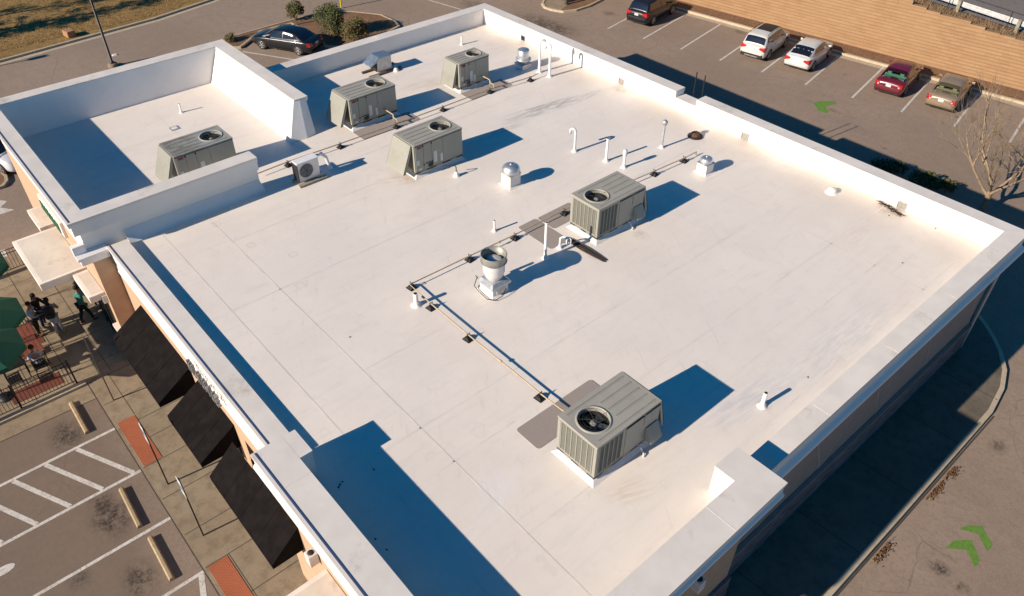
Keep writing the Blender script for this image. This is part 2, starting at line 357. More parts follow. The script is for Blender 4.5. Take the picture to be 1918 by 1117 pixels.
def mat_block_wall():
    t = NT('retaining_block'); p = t.tc.outputs['Object']; v = t.mapping(p, rot=(-PI/2,0,0))
    k = t.n.new('ShaderNodeTexBrick'); t.lk(v, k.inputs['Vector']); k.inputs['Scale'].default_value = 1
    k.inputs['Brick Width'].default_value = .62; k.inputs['Row Height'].default_value = .205; k.inputs['Mortar Size'].default_value = .006; k.inputs['Mortar Smooth'].default_value = .6
    k.inputs['Color1'].default_value = (.34,.212,.116,1); k.inputs['Color2'].default_value = (.295,.175,.093,1); k.inputs['Mortar'].default_value = (.25,.14,.07,1)
    q = t.n.new('ShaderNodeSeparateXYZ'); t.lk(p, q.inputs[0]); fz = t.math('FRACT', t.math('DIVIDE', q.outputs[2], .205))
    n1 = t.noise(t.mapping(p, scale=(.35,1,3)), 1.3, 6, .7); n2 = t.noise(p, 7, 5, .75); n3 = t.noise(p, .25, 4)
    c = t.mix(t.math('MULTIPLY', t.ramp(fz,.30,.02), t.ramp(n2,.3,.6,.35,.95)), k.outputs['Color'], (.19,.115,.065))  # row shading painted in: each course darkens towards its lower edge
    c = t.mix(t.ramp(n1,.45,.7,0,.45), c, (.255,.15,.08)); c = t.mix(t.ramp(n2,.5,.75,0,.4), c, (.41,.265,.145)); c = t.mix(t.ramp(n3,.4,.65,0,.25), c, (.37,.245,.135))
    t.color(c); t.rough(.95); t.b.inputs['Specular IOR Level'].default_value = .15; t.bump(n2, .5, .03); return t.m
M['block'] = mat_block_wall()
M['concrete_shaded'] = mat_ground('drive_concrete_shaded', ((.15,.128,.10),(.175,.15,.118),(.10,.085,.065),(.165,.142,.112)), (.5,2.2,40), .25, .006)  # same concrete darkened; the building's shade is put into its colour

M['canopy_top'] = plain('canopy_top_stained', (.60,.55,.48), .7, var=.08, scale=1.5, dirt=((.36,.31,.25),.8))
# ------------------------------------------------------------------ ground
def struct(o): return put(o, kind='structure')
def sheet(name, pts, z, mat): b = MB(); b.poly([(p[0],p[1],z) for p in pts]); return b.build(name, mat)
def line_mesh(b, p, q, w, z):
    p = Vector((p[0],p[1])); q = Vector((q[0],q[1])); d = (q-p).normalized(); n = Vector((-d.y,d.x))*w/2
    b.poly([(p.x-n.x,p.y-n.y,z),(q.x-n.x,q.y-n.y,z),(q.x+n.x,q.y+n.y,z),(p.x+n.x,p.y+n.y,z)])
struct(sheet('ground', [(-400,-400),(400,-400),(400,400),(-400,400)], 0, M['asphalt']))
TH = .182; ST = Vector((-math.sin(TH), math.cos(TH), 0)); RW = Vector((math.cos(TH), math.sin(TH), 0)); X0 = Vector((-3.524, 35.022, 0))
# rear parking stalls
b = MB()
for i in range(0, 12):
    p = X0 + RW*(3.01*i); line_mesh(b, p, p+ST*6.0, .13, .004)
struct(b.build('stall_lines', M['line']))
# front parking stalls and hatched bay
b = MB(); yc = -5.93
for x, n in ((11.2,0),(13.62,0),(16.08,0),(18.56,0)): line_mesh(b, (x,yc), (x,yc-6.2), .115, .004)
for k in range(6):
    y0 = yc-.28-1.02*k; line_mesh(b, (13.55,y0+.06), (11.27,y0-1.05), .155, .0045) if k % 1 == 0 else None
for k in range(4): line_mesh(b, (20.9,yc-.9-1.05*k), (18.62,yc-.1-1.05*k), .17, .0045)
struct(b.build('bay_lines', M['line']))
b = MB(); pts = []
for k in range(16):
    t = 2*PI*k/16; pts.append((at(6,1069).x+.16*math.cos(t), at(6,1069).y+.33*math.sin(t), .004))
b.poly(pts); struct(b.build('painted_symbol', M['line']))
b = MB()
for q in ([(-30,400),(0,375),(13,377),(0,390)], [(-30,402),(0,389),(27,393),(0,402)]): b.poly([at(u,v,.004) for u,v in q])
b.poly([at(u,v,.004) for u,v in [(0,470),(9,467),(32,533),(20,540),(0,500)]]); struct(b.build('road_arrow', M['line']))
b = MB()
line_mesh(b, at(455,97), at(556,113), .13, .004); line_mesh(b, at(795,-2), at(866,19), .13, .004)
struct(b.build('side_lot_lines', M['line']))
# green chevrons of the drive-through lane
for q in ([(1796,990),(1812,984),(1840,986),(1860,1022),(1849,1033),(1832,1001)],[(1771,1027),(1787,1012),(1820,1012),(1836,1050),(1826,1064),(1811,1031)],[(1523,193),(1537,189),(1564,190),(1568,194),(1546,199),(1553,210),(1547,212.5),(1532,206.5)]):
    b = MB(); b.poly([at(u,v,.004) for u,v in q]); struct(b.build('chevron_marking', M['green_paint']))
# front pavement, with joints, and the tactile tiles
b = MB(); b.poly([(8.25,-5.9,.02),(60,-5.9,.02),(60,-3.2,.02),(8.25,-3.2,.02)]); b.poly([(8.25,-9.4,.021),(9.2,-9.4,.021),(9.3,-5.9,.021),(8.25,-5.9,.021)])
for x in (8.35,9.85,11.35,12.4,13.6,15.25,17.0,18.5,20.1,22.0,23.6): line_mesh(b, (x,-5.85), (x,-3.5), .025, .024); b.m[-1] = 1
line_mesh(b, (8.3,-5.15), (11,-5.15), .02, .024); b.m[-1] = 1
line_mesh(b, (18.5,-5.1), (24,-5.1), .02, .024); b.m[-1] = 1
line_mesh(b, (8.25,-5.92), (60,-5.92), .03, .025); b.m[-1] = 1
struct(b.build('front_sidewalk', [M['concrete'], M['joint']]))
for x0, x1 in ((11.05,13.55),(18.53,21.0)): 
    b = MB(); b.box(x0,x1,-5.78,-5.17,.0,.034); struct(b.build('tactile_paving', M['mat_orange']))
# patio
b = MB(); b.poly([(-2.2,-16,.03),(8.25,-16,.03),(8.25,-3.4,.03),(-2.2,-3.4,.03)])
for x in (0.2,2.0,3.8,5.6,7.4): line_mesh(b, (x,-9), (x,-4.2), .022, .034); b.m[-1] = 1
for y in (-5.0,-6.3,-7.6): line_mesh(b, (-2,y), (8.2,y), .022, .0345); b.m[-1] = 1
struct(b.build('patio_paving', [M['concrete'], M['joint']]))
b = MB(); b.box(8.2,8.4,-16,-5.95,.0,.12); struct(b.build('patio_kerb', M['kerb']))
b = MB(); b.box(7.0,7.72,-8.3,-6.55,.0,.045); b.box(4.2,4.9,-8.0,-6.4,.0,.045); struct(b.build('brick_band', M['brick_red']))
# drive-through pavement on the right, kerb with a rounded rear end
edge = [(31.44,-30),(31.44,6),(31.44,12),(31.42,18.4),(31.2,19.9),(30.84,21.0),(30.3,21.9),(29.8,22.5),(29.3,23.0),(28.7,23.5)]
b = MB(); ins = [(x-.18,y) for x,y in edge[:4]]+[(31.03,19.8),(30.68,20.9),(30.16,21.75),(29.68,22.35),(29.18,22.85),(28.6,23.3)]
b.poly([(p[0],p[1],.15) for p in ins]+[(28.0,23.3,.15),(28.0,-30,.15)])
for y in (3.0,6.2,9.45,12.75,16.0,19.1): line_mesh(b, (29.0,y-.08), (31.26,y+.02), .03, .154); b.m[-1] = 1
struct(b.build('drive_sidewalk', [M['concrete_shaded'], M['joint']]))
b = MB(); b.sweep(edge, [(0,0),(-.015,.15),(-.18,.155),(-.18,0)]); struct(b.build('drive_kerb', M['kerb']))
b = MB()
line_mesh(b, (31.50,-30), (31.50,18.4), .06, .004); struct(b.build('gutter_joint', M['joint']))
b = MB(); line_mesh(b, (29.42,-2), (29.42,4.6), .10, .158); struct(b.build('yellow_edge_line', plain('yellow_paint', (.50,.36,.02), .8, var=.2)))
# road on the far left with its kerb and dry lawn
kx = [(-24.9,-30),(-25.3,-8),(-25.57,-.3),(-26.1,5.6),(-26.5,10.5),(-27.6,15.4),(-29.5,20.5),(-33,27),(-40,36)]
b = MB(); b.sweep(kx, [(-.0,0),(-.02,.14),(-.20,.15),(-.20,0)]); struct(b.build('road_kerb', M['kerb']))
b = MB(); b.sweep(kx, [(.42,.003),(.42,.0045),(0,.0045),(0,.003)]); struct(b.build('road_gutter', M['kerb']))
b = MB(); b.poly([(p[0]-.19,p[1],.10) for p in kx]+[(-120,36,.10),(-120,-30,.10)]); struct(b.build('dry_lawn', M['straw_grass']))
b = MB(); R = random.Random(3)
for k in range(26000):
    y = R.uniform(-6, 21); x = -27.2-R.random()**1.5*22
    if y > 12: x -= (y-12)*.55
    h = R.uniform(.03,.10); a = R.uniform(0,PI); w = .02
    dx, dy = math.cos(a)*w, math.sin(a)*w; l = R.uniform(-.05,.05); l2 = R.uniform(-.05,.05)
    b.poly([(x-dx,y-dy,.09),(x+dx,y+dy,.09),(x+l,y+l2,.10+h)])
put(b.build('dry_grass', M['blade_dry'], fix=False), kind='stuff', label='short straw coloured grass blades on the lawn beyond the road', cat='grass')

# ------------------------------------------------------------------ building
BLD = thing('commercial_building', 'single storey shop building with broad white flat roof and raised corner parapets', 'building', (0,0,0))
def part(b, name, mats, parent=None, label=None, **k):
    o = b.build(name, mats, parent or BLD, **k)
    if label: o['label'] = label
    return o
b = MB()
b.poly([(-3.3,-3.9,ZR),(7.9,-3.9,ZR),(7.9,-3.3,ZR),(29.0,-3.3,ZR),(29.0,20.8,ZR),(-.3,20.8,ZR),(-.3,6.4,ZR),(-3.3,6.4,ZR)])
zs = ZR+.004
def seam(p, q, w=.05): line_mesh(b, p, q, w, zs); b.m[-1] = 1
for y in (-1.64,.087): seam((8.3 if y < 0 else 8.3,y), (28.6,y))
for x, y0, y1 in ((10.4,.1,20.4),(13.97,-1.6,20.4),(16.9,11.5,20.4),(19.0,.1,20.4),(21.9,-1.6,20.4),(24.6,5,20.4),(26.3,.1,20.4),(28.05,5.4,18.8),(23.4,-1.6,2.2),(2.6,6.8,20.3),(5.2,6.8,20.3),(8.2,3,20.3)): seam((x,y0),(x,y1),.04)
for x0, x1, y in ((.2,28.6,18.9),(16.9,24.6,13.6),(19.0,28.2,16.4),(-2.2,7,1.9),(-2.2,7,-1.2)): seam((x0,y),(x1,y),.035)
for x in (1.2,3.4): seam((x,-3.4),(x,5.2),.04)
R = random.Random(5)
for u,v in ((788,437),(470,460),(548,477),(562,535),(405,420)):
    p = at(u,v,ZR); s_ = .13
    for q in (((-s_,-s_),(s_,-s_)),((s_,-s_),(s_,s_)),((s_,s_),(-s_,s_)),((-s_,s_),(-s_,-s_))): seam((p.x+q[0][0],p.y+q[0][1]),(p.x+q[1][0],p.y+q[1][1]),.02)
part(b, 'roof_membrane', [M['membrane'], M['seam']])

def prof(t, h, base=ZR-.3, cove=True, lip=.14):
    p = [(-t,base),(-t,h),(0,h),(0,h-lip)]
    if cove: p += [(-.035,h-lip-.01),(-.035,h-.50),(.0,h-.55),(.09,h-.62),(.12,h-.66),(.12,h-.76),(-.05,h-.80),(-.05,min(base,h-.82))]
    else: p += [(-.08,h-lip-.01),(-.08,base)]
    return p
def parapet(path, t, h, joints=(), edge_strip=None, prof_=None, **k):
    """white wall on the roof edge; its top plate is a separate coping"""
    hs_ = h if isinstance(h, list) else [h]*len(path); pf = prof_ or prof
    b = MB(); b.sweep(path, [pf(t-.012, q-.035, **k) for q in hs_]); o = part(b, 'parapet', M['parapet'])
    b = MB(); b.sweep(path, [[(-t,q-.05),(-t,q),(.012,q),(.012,q-.075),(.0,q-.08),(.0,q-.033),(-t+.02,q-.033),(-t+.02,q-.05)] for q in hs_])
    for x0,x1,y0,y1,z in joints: b.box(x0,x1,y0,y1,z-.01,z+.004,1)
    if edge_strip: b.box(edge_strip[0],edge_strip[1],edge_strip[2],edge_strip[3],hs_[0]-.01,hs_[0]+.016,2)
    b.build('coping', [M['coping'],M['seam'],M['flash']], o); return o
def prof_front(t, h, base=ZR-.95):
    return [(-t,base),(-t,h),(0,h),(0,h-.12),(-.03,h-.13),(-.03,h-.50),(-.045,h-.52),(-.045,h-.60),(-.06,h-.62),(-.06,h-1.05),(-.04,h-1.06),(-.04,base-.02)]
def prof_block(t, h, base=ZR-.3):
    return [(-t,base),(-t,h),(0,h),(0,h-.12),(-.03,h-.13),(-.03,h-.36),(.04,h-.42),(.04,h-.50),(-.30,h-.56),(-.30,base)]
def prof_tower(t, h, base=ZR-.3):
    return [(-t,base),(-t,h),(0,h),(0,h-.14),(-.08,h-.15),(-.08,h-.55),(-.28,h-.62),(-.28,base)]
hB_, hF_, hT_, hb_ = ZR+.992, ZR+.212, ZR+1.511, ZR+.848
T = .645
jb = [(x,x+.014,20.45,21.08,hb_) for x in (-.5,3.0,6.5,10.0)]; jb2 = [(x,x+.014,20.45,21.08,hb_) for x in (17.5,21.0,24.5,28.0)]
def hr(y): return ZR+.32+(.848-.32)*(y-4.9)/(21.08-4.9)
parapet([(29.15,4.9),(29.286,21.08),(15.1,21.08)], .62, [hr(4.9),hb_,hb_], joints=jb2+[(28.64,29.2,y,y+.014,hr(y)) for y in (8.6,12.2,15.8,19.4)])
parapet([(13.93,21.08),(-.645,21.08),(-.645,6.60)], T, hb_, joints=jb+[(-.64,-.01,y,y+.014,hb_) for y in (9.5,13.5,17.5)])
parapet([(15.1,21.08),(13.93,21.08)], T, hb_-.30)
parapet([(8.12,-3.467),(20.55,-3.467)], .70, hF_, prof_=prof_front, edge_strip=(8.12,20.5,-3.40,-3.36), joints=[(x,x+.014,-3.45,-2.79,hF_) for x in (12.2,16.4)])
o = parapet([(20.55,-4.06),(29.83,-4.06),(29.83,5.35)], .87, hB_, prof_=prof_block, edge_strip=(20.6,29.6,-3.985,-3.945), joints=[(28.97,29.82,3.3,3.314,hB_),(22.0,22.014,-4.05,-3.2,hB_)])
for q in ((20.562,21.44,-3.24,-2.84),(28.38,28.99,4.43,5.338)): b = MB(); b.box(q[0],q[1],q[2],q[3],ZR-.1,hB_-.035); b.build('parapet_return', M['parapet'], o)
for q in ((20.55,21.452,-3.19,-2.828),(28.368,28.96,4.42,5.35)): b = MB(); b.box(q[0],q[1],q[2],q[3],hB_-.05,hB_-.002); b.build('return_coping', M['coping'], o)
o = parapet([(4.68,6.69),(-3.656,6.69),(-3.656,-4.35),(8.09,-4.35),(8.09,2.58)], T, hT_, prof_=prof_tower, edge_strip=(-3.5,8.0,-4.285,-4.245), joints=[(x,x+.014,6.06,6.68,hT_) for x in (-1.5,2.4)]+[(7.46,8.08,-.5,-.486,hT_)])
b = MB()                                                     # sloped inner base of the tower walls
b.hull([(-2.6,5.25,ZR-.05),(5.35,5.22,ZR-.05),(5.42,6.0,ZR-.05),(5.3,6.5,ZR-.05),(-2.6,6.5,ZR-.05)], [(-2.9,6.02,hT_-.06),(4.68,6.02,hT_-.06),(4.70,6.3,hT_-.06),(4.68,6.6,hT_-.06),(-2.9,6.6,hT_-.06)])
b.hull([(-3.3,-3.7,ZR-.05),(-2.66,-3.7,ZR-.05),(-2.66,6.1,ZR-.05),(-3.3,6.1,ZR-.05)], [(-3.4,-3.7,hT_-.05),(-2.995,-3.7,hT_-.05),(-2.995,6.1,hT_-.05),(-3.4,6.1,hT_-.05)])
b.build('parapet_buttress', M['parapet'], o)
b = MB(); b.hull([(7.7,-2.72,ZR-.02),(8.16,-2.72,ZR-.02),(8.16,2.62,ZR-.02),(7.7,2.66,ZR-.02)], [(7.7,-2.72,ZR+.42),(7.83,-2.72,ZR+.42),(7.83,2.56,ZR+.42),(7.7,2.56,ZR+.42)])
b.build('cant_strip', M['parapet'], o)
# outer walls
b = MB(); b.box(-.345,28.93,-3.10,20.78,0,ZR-.06); part(b, 'wall', M['stucco_dark'])
b = MB(); b.box(-3.40,7.80,-4.055,-3.85,0,hT_-.60); b.box(-3.39,-3.2,-3.85,6.4,0,hT_-.60); b.box(-3.2,8.0,-4.054,6.3,0,ZR-.1); part(b, 'corner_wall', M['stucco'])
b = MB(); b.box(20.6,29.30,-3.72,-3.12,0,hB_-.70); b.box(28.95,29.30,-3.12,5.05,0,hB_-.70); part(b, 'corner_wall', M['stucco'])
b = MB(); b.box(8.01,20.6,-3.395,-3.1,0,ZR-.95); part(b, 'front_wall', M['stucco'])
b = MB(); b.box(7.75,8.26,-4.50,-3.45,ZR+.08,ZR+.18); b.box(7.76,8.16,-4.42,-3.47,ZR-.18,ZR+.078); part(b, 'cornice', M['trim'])
b = MB(); b.box(7.72,7.95,-4.50,-4.08,ZR+.185,ZR+.50); part(b, 'cornice_block', M['trim'])
b = MB(); b.box(7.6,8.12,-4.18,-3.9,0,1.4); b.box(7.55,8.17,-4.23,-3.85,1.4,1.52); part(b, 'pilaster_base', M['coping'])
b = MB(); b.box(28.94,29.07,5.4,20.79,.0,1.30); part(b, 'stone_base', M['stone'])
b = MB(); b.box(29.305,29.40,-3.7,5.12,0,1.30); part(b, 'stone_base', M['stone'])
b = MB(); b.box(28.94,29.085,5.4,20.79,1.302,1.36); part(b, 'stone_cap', M['stucco_dark'])
b = MB()                                                     # reveal lines in the stucco of the right wall
for y in (6.9,10.4,13.9,17.4):
    for (ya,za,yb,zb) in ((y,1.2,y+1.75,4.75),(y+1.75,4.75,y+3.5,1.2)):
        d = Vector((yb-ya,zb-za)).normalized()*.035; b.hull([(28.93,ya-d.y,za+d.x),(28.93,yb-d.y,zb+d.x),(28.93,yb+d.y,zb-d.x),(28.93,ya+d.y,za-d.x)],[(28.942,ya-d.y,za+d.x),(28.942,yb-d.y,zb+d.x),(28.942,yb+d.y,zb-d.x),(28.942,ya+d.y,za-d.x)])
part(b, 'wall_reveal', M['stucco_line'])
b = MB(); b.tube([(29.04,20.9,ZR-.2),(29.04,20.9,.1)], .06); b.box(28.94,29.16,20.79,21.0,ZR-.45,ZR-.1); part(b, 'downspout', M['galv'])
# shop windows and doors under the awnings
for x0,x1 in ((9.4,13.2),(14.3,16.9),(17.9,20.4)):
    b = MB(); b.box(x0,x1,-3.425,-3.398,.1,2.6)
    w = part(b, 'shop_window', M['glass'])
    b = MB(); n = 3
    for k in range(n+1): x = x0+(x1-x0)*k/n; b.box(x-.03,x+.03,-3.46,-3.428,.1,2.6)
    b.box(x0,x1,-3.459,-3.429,2.6,2.66); b.box(x0,x1,-3.459,-3.429,.04,.1); b.box(x0,x1,-3.458,-3.43,2.1,2.15); b.build('window_frame', M['frame_black'], w)
for x0,x1 in ((.4,1.9),(2.6,5.4),(6.0,7.5)):
    b = MB(); b.box(x0,x1,-4.085,-4.058,.1,2.6); w = part(b, 'shop_window', M['glass'])
    b = MB()
    for k in range(3): x = x0+(x1-x0)*k/2; b.box(x-.03,x+.03,-4.12,-4.088,.1,2.6)
    b.box(x0,x1,-4.119,-4.089,2.6,2.66); b.build('window_frame', M['frame_black'], w)
# black cloth awnings
for x0,x1,yt,zt,lab in ((9.7,13.84,-3.40,3.40,'black cloth awning nearest the patio'),(14.52,17.02,-3.40,3.40,'middle and narrowest black cloth awning'),(17.62,21.46,-3.73,3.42,'black cloth awning under the raised parapet')):
    b = MB(); yo, zo = -4.64, 2.6
    b.hull([(x0,yt,zt-.03),(x1,yt,zt-.03),(x1,yo,zo-.03),(x0,yo,zo-.03)],[(x0,yt,zt),(x1,yt,zt),(x1,yo,zo),(x0,yo,zo)])
    b.box(x0,x1,yo-.012,yo+.012,zo-.20,zo-.002)
    for x in (x0+.002,x1-.012): b.hull([(x,yt,zo-.2),(x+.01,yt,zo-.2),(x+.01,yo,zo-.2),(x,yo,zo-.2)],[(x,yt,zt-.03),(x+.01,yt,zt-.03),(x+.01,yo,zo-.03),(x,yo,zo-.03)])
    for q in range(1,4):
        x = x0+(x1-x0)*q/4; b.hull([(x-.012,yt,zt-.01),(x+.012,yt,zt-.01),(x+.012,yo,zo-.01),(x-.012,yo,zo-.01)],[(x-.012,yt,zt+.012),(x+.012,yt,zt+.012),(x+.012,yo,zo+.012),(x-.012,yo,zo+.012)])
    a = part(b, 'awning', M['awning'], label=lab)
    b = MB()
    for x in (x0+.06,(x0+x1)/2,x1-.06):
        b.tube([(x,yt-.02,zt-.06),(x,yo+.03,zo-.06)], .018, 6); b.tube([(x,yo+.03,zo-.1),(x,yt-.02,zo-.1)], .018, 6)
    b.tube([(x0+.03,yo+.03,zo-.1),(x1-.03,yo+.03,zo-.1)], .018, 6); b.build('awning_frame', M['frame_black'], a)
# white entrance canopies
def canopy(x0,x1,y0,y1,z,th,lab):
    b = MB(); b.box(x0,x1,y0,y1,z-th,z); a = part(b, 'canopy', M['coping'], label=lab, bevel=.015)
    b = MB(); b.box(x0+.14,x1-.14,y0+.14,y1-.02,z+.001,z+.004); b.build('canopy_top', M['canopy_top'], a)
canopy(2.15,5.75,-5.74,-4.06,3.12,.30,'broad white canopy slab over the corner entrance')
canopy(.12,1.88,-4.62,-4.06,3.12,.28,'short white canopy slab at the far end of the corner')
canopy(5.92,7.72,-4.62,-4.06,3.12,.28,'short white canopy slab beside the people')
canopy(22.85,26.6,-5.1,-3.73,3.2,.34,'white canopy slab at the lower edge under the raised parapet')
# wall lamps
for nm,x,y,z,dx,dy,lab in (('wall_lamp',22.42,-3.72,3.35,0,-1,'boxed lamp on the front wall'),('wall_lamp',29.31,3.0,3.5,1,0,'boxed lamp on the drive-through wall')):
    b = MB(); cx, cy = x+dx*.15, y+dy*.15; b.box(cx-.13,cx+.13,cy-.13,cy+.13,z-.24,z+.2)
    a = part(b, nm, M['alu_white'], label=lab, bevel=.012)
    b = MB(); b.lathe([(.0,z+.203),(.085,z+.203),(.085,z+.212),(.0,z+.212)], (cx,cy,0), 16); b.build('lamp_lens', M['dark'], a)
b = MB(); b.box(7.55,7.78,-4.22,-4.056,2.65,3.0); part(b, 'wall_lamp', M['alu_white'], bevel=.012, label='boxed lamp on the corner wall by the black awning')
# raised lettering, seen from above only as a row of thin shapes
def letters(x0, x1, y, z, h, mat, seed, parent=None, dep=.09):
    R = random.Random(seed); x = x0
    while x < x1-.12:
        b = MB(); w = R.uniform(.16,.30)*h/.4; s = .055*h/.4; k = R.randint(0,5)
        if k in (0,1,3,5): b.box(x,x+s,y-dep,y,z,z+h)
        if k in (0,4,5): b.box(x+w-s,x+w,y-dep,y,z,z+h)
        if k in (2,): b.box(x+w/2-s/2,x+w/2+s/2,y-dep,y,z,z+h)
        if k in (1,2,5): b.box(x+s,x+w-s,y-dep+.002,y,z+h-s,z+h-.002)
        if k in (0,1): b.box(x+s,x+w-s,y-dep+.002,y,z+h*.47,z+h*.47+s)
        if k in (1,3,4): b.box(x+s if k!=4 else x,x+w-s,y-dep+.002,y,z+.002,z+s)
        x += w+.09*h/.4; part(b, 'sign_letter', mat, parent)
M['letter_shaded'] = plain('letter_shadow_grey', (.20,.19,.19), .5)  # grey carries the dark shadows among the raised letters
letters(14.9, 17.2, -3.53, ZR-.62, .42, M['letter_shaded'], 4, dep=.10)
b = MB(); b.box(1.6,4.4,-4.16,-4.06,3.75,4.45); sg = part(b, 'sign_board', M['trim'])
letters(1.75, 4.25, -4.165, 3.85, .42, plain('sign_green', (.02,.16,.07), .5), 9, sg, .04)
letters(24.1, 26.4, -3.74, 4.1, .4, M['rail'], 12, dep=.08)
# scuppers: square drain holes through the foot of the rear wall
for x in (3.39,10.6,17.89,25.12):
    b = MB(); z = ZR+.03
    for q in ((x-.17,x+.17,z,z+.025),(x-.17,x+.17,z+.275,z+.30),(x-.17,x-.145,z+.025,z+.275),(x+.145,x+.17,z+.025,z+.275)): b.box(q[0],q[1],20.40,20.452,q[2],q[3])
    s = part(b, 'scupper', M['galv'])
    b = MB(); b.box(x-.145,x+.145,20.435,20.445,z+.025,z+.275); b.build('scupper_hole', M['scup'] if x > 9 else M['dark'], s)
# ------------------------------------------------------------------ rooftop units
def top_with_hole(b, x0,x1,y0,y1,cx,cy,r,z,th,m=0,n=40):
    """sheet metal top with a round opening"""
    ring = [(cx+r*math.cos(2*PI*k/n), cy+r*math.sin(2*PI*k/n)) for k in range(n)]
    out = []
    for k in range(n):
        t = 2*PI*k/n; dx, dy = math.cos(t), math.sin(t); s = 1e9
        if dx > 1e-6: s = min(s,(x1-cx)/dx)
        if dx < -1e-6: s = min(s,(x0-cx)/dx)
        if dy > 1e-6: s = min(s,(y1-cy)/dy)
        if dy < -1e-6: s = min(s,(y0-cy)/dy)
        out.append((cx+dx*s, cy+dy*s))
    vs = [(p[0],p[1],z) for p in ring]+[(p[0],p[1],z) for p in out]
    b.add(vs, [(k,(k+1)%n,n+(k+1)%n,n+k) for k in range(n)], m)
    cs = [(x0,y0),(x1,y0),(x1,y1),(x0,y1)]
    for c in cs:                                   # the corner triangles the rays miss
        ks = sorted(range(n), key=lambda k: (out[k][0]-c[0])**2+(out[k][1]-c[1])**2)
        a = [k for k in ks if abs(out[k][0]-c[0])<1e-6][:1]; d = [k for k in ks if abs(out[k][1]-c[1])<1e-6][:1]
        if a and d: b.add([(c[0],c[1],z),(*out[a[0]],z),(*out[d[0]],z)], [(0,1,2)], m)
    b.add([(p[0],p[1],z) for p in ring]+[(p[0],p[1],z-.14) for p in ring], [(k,(k+1)%n,n+(k+1)%n,n+k) for k in range(n)], m)
    for q in ((x0,x1,y0,y0+.012),(x0,x1,y1-.012,y1),(x0,x0+.012,y0+.012,y1-.012),(x1-.012,x1,y0+.012,y1-.012)): b.box(q[0],q[1],q[2],q[3],z-th,z-.001,m)

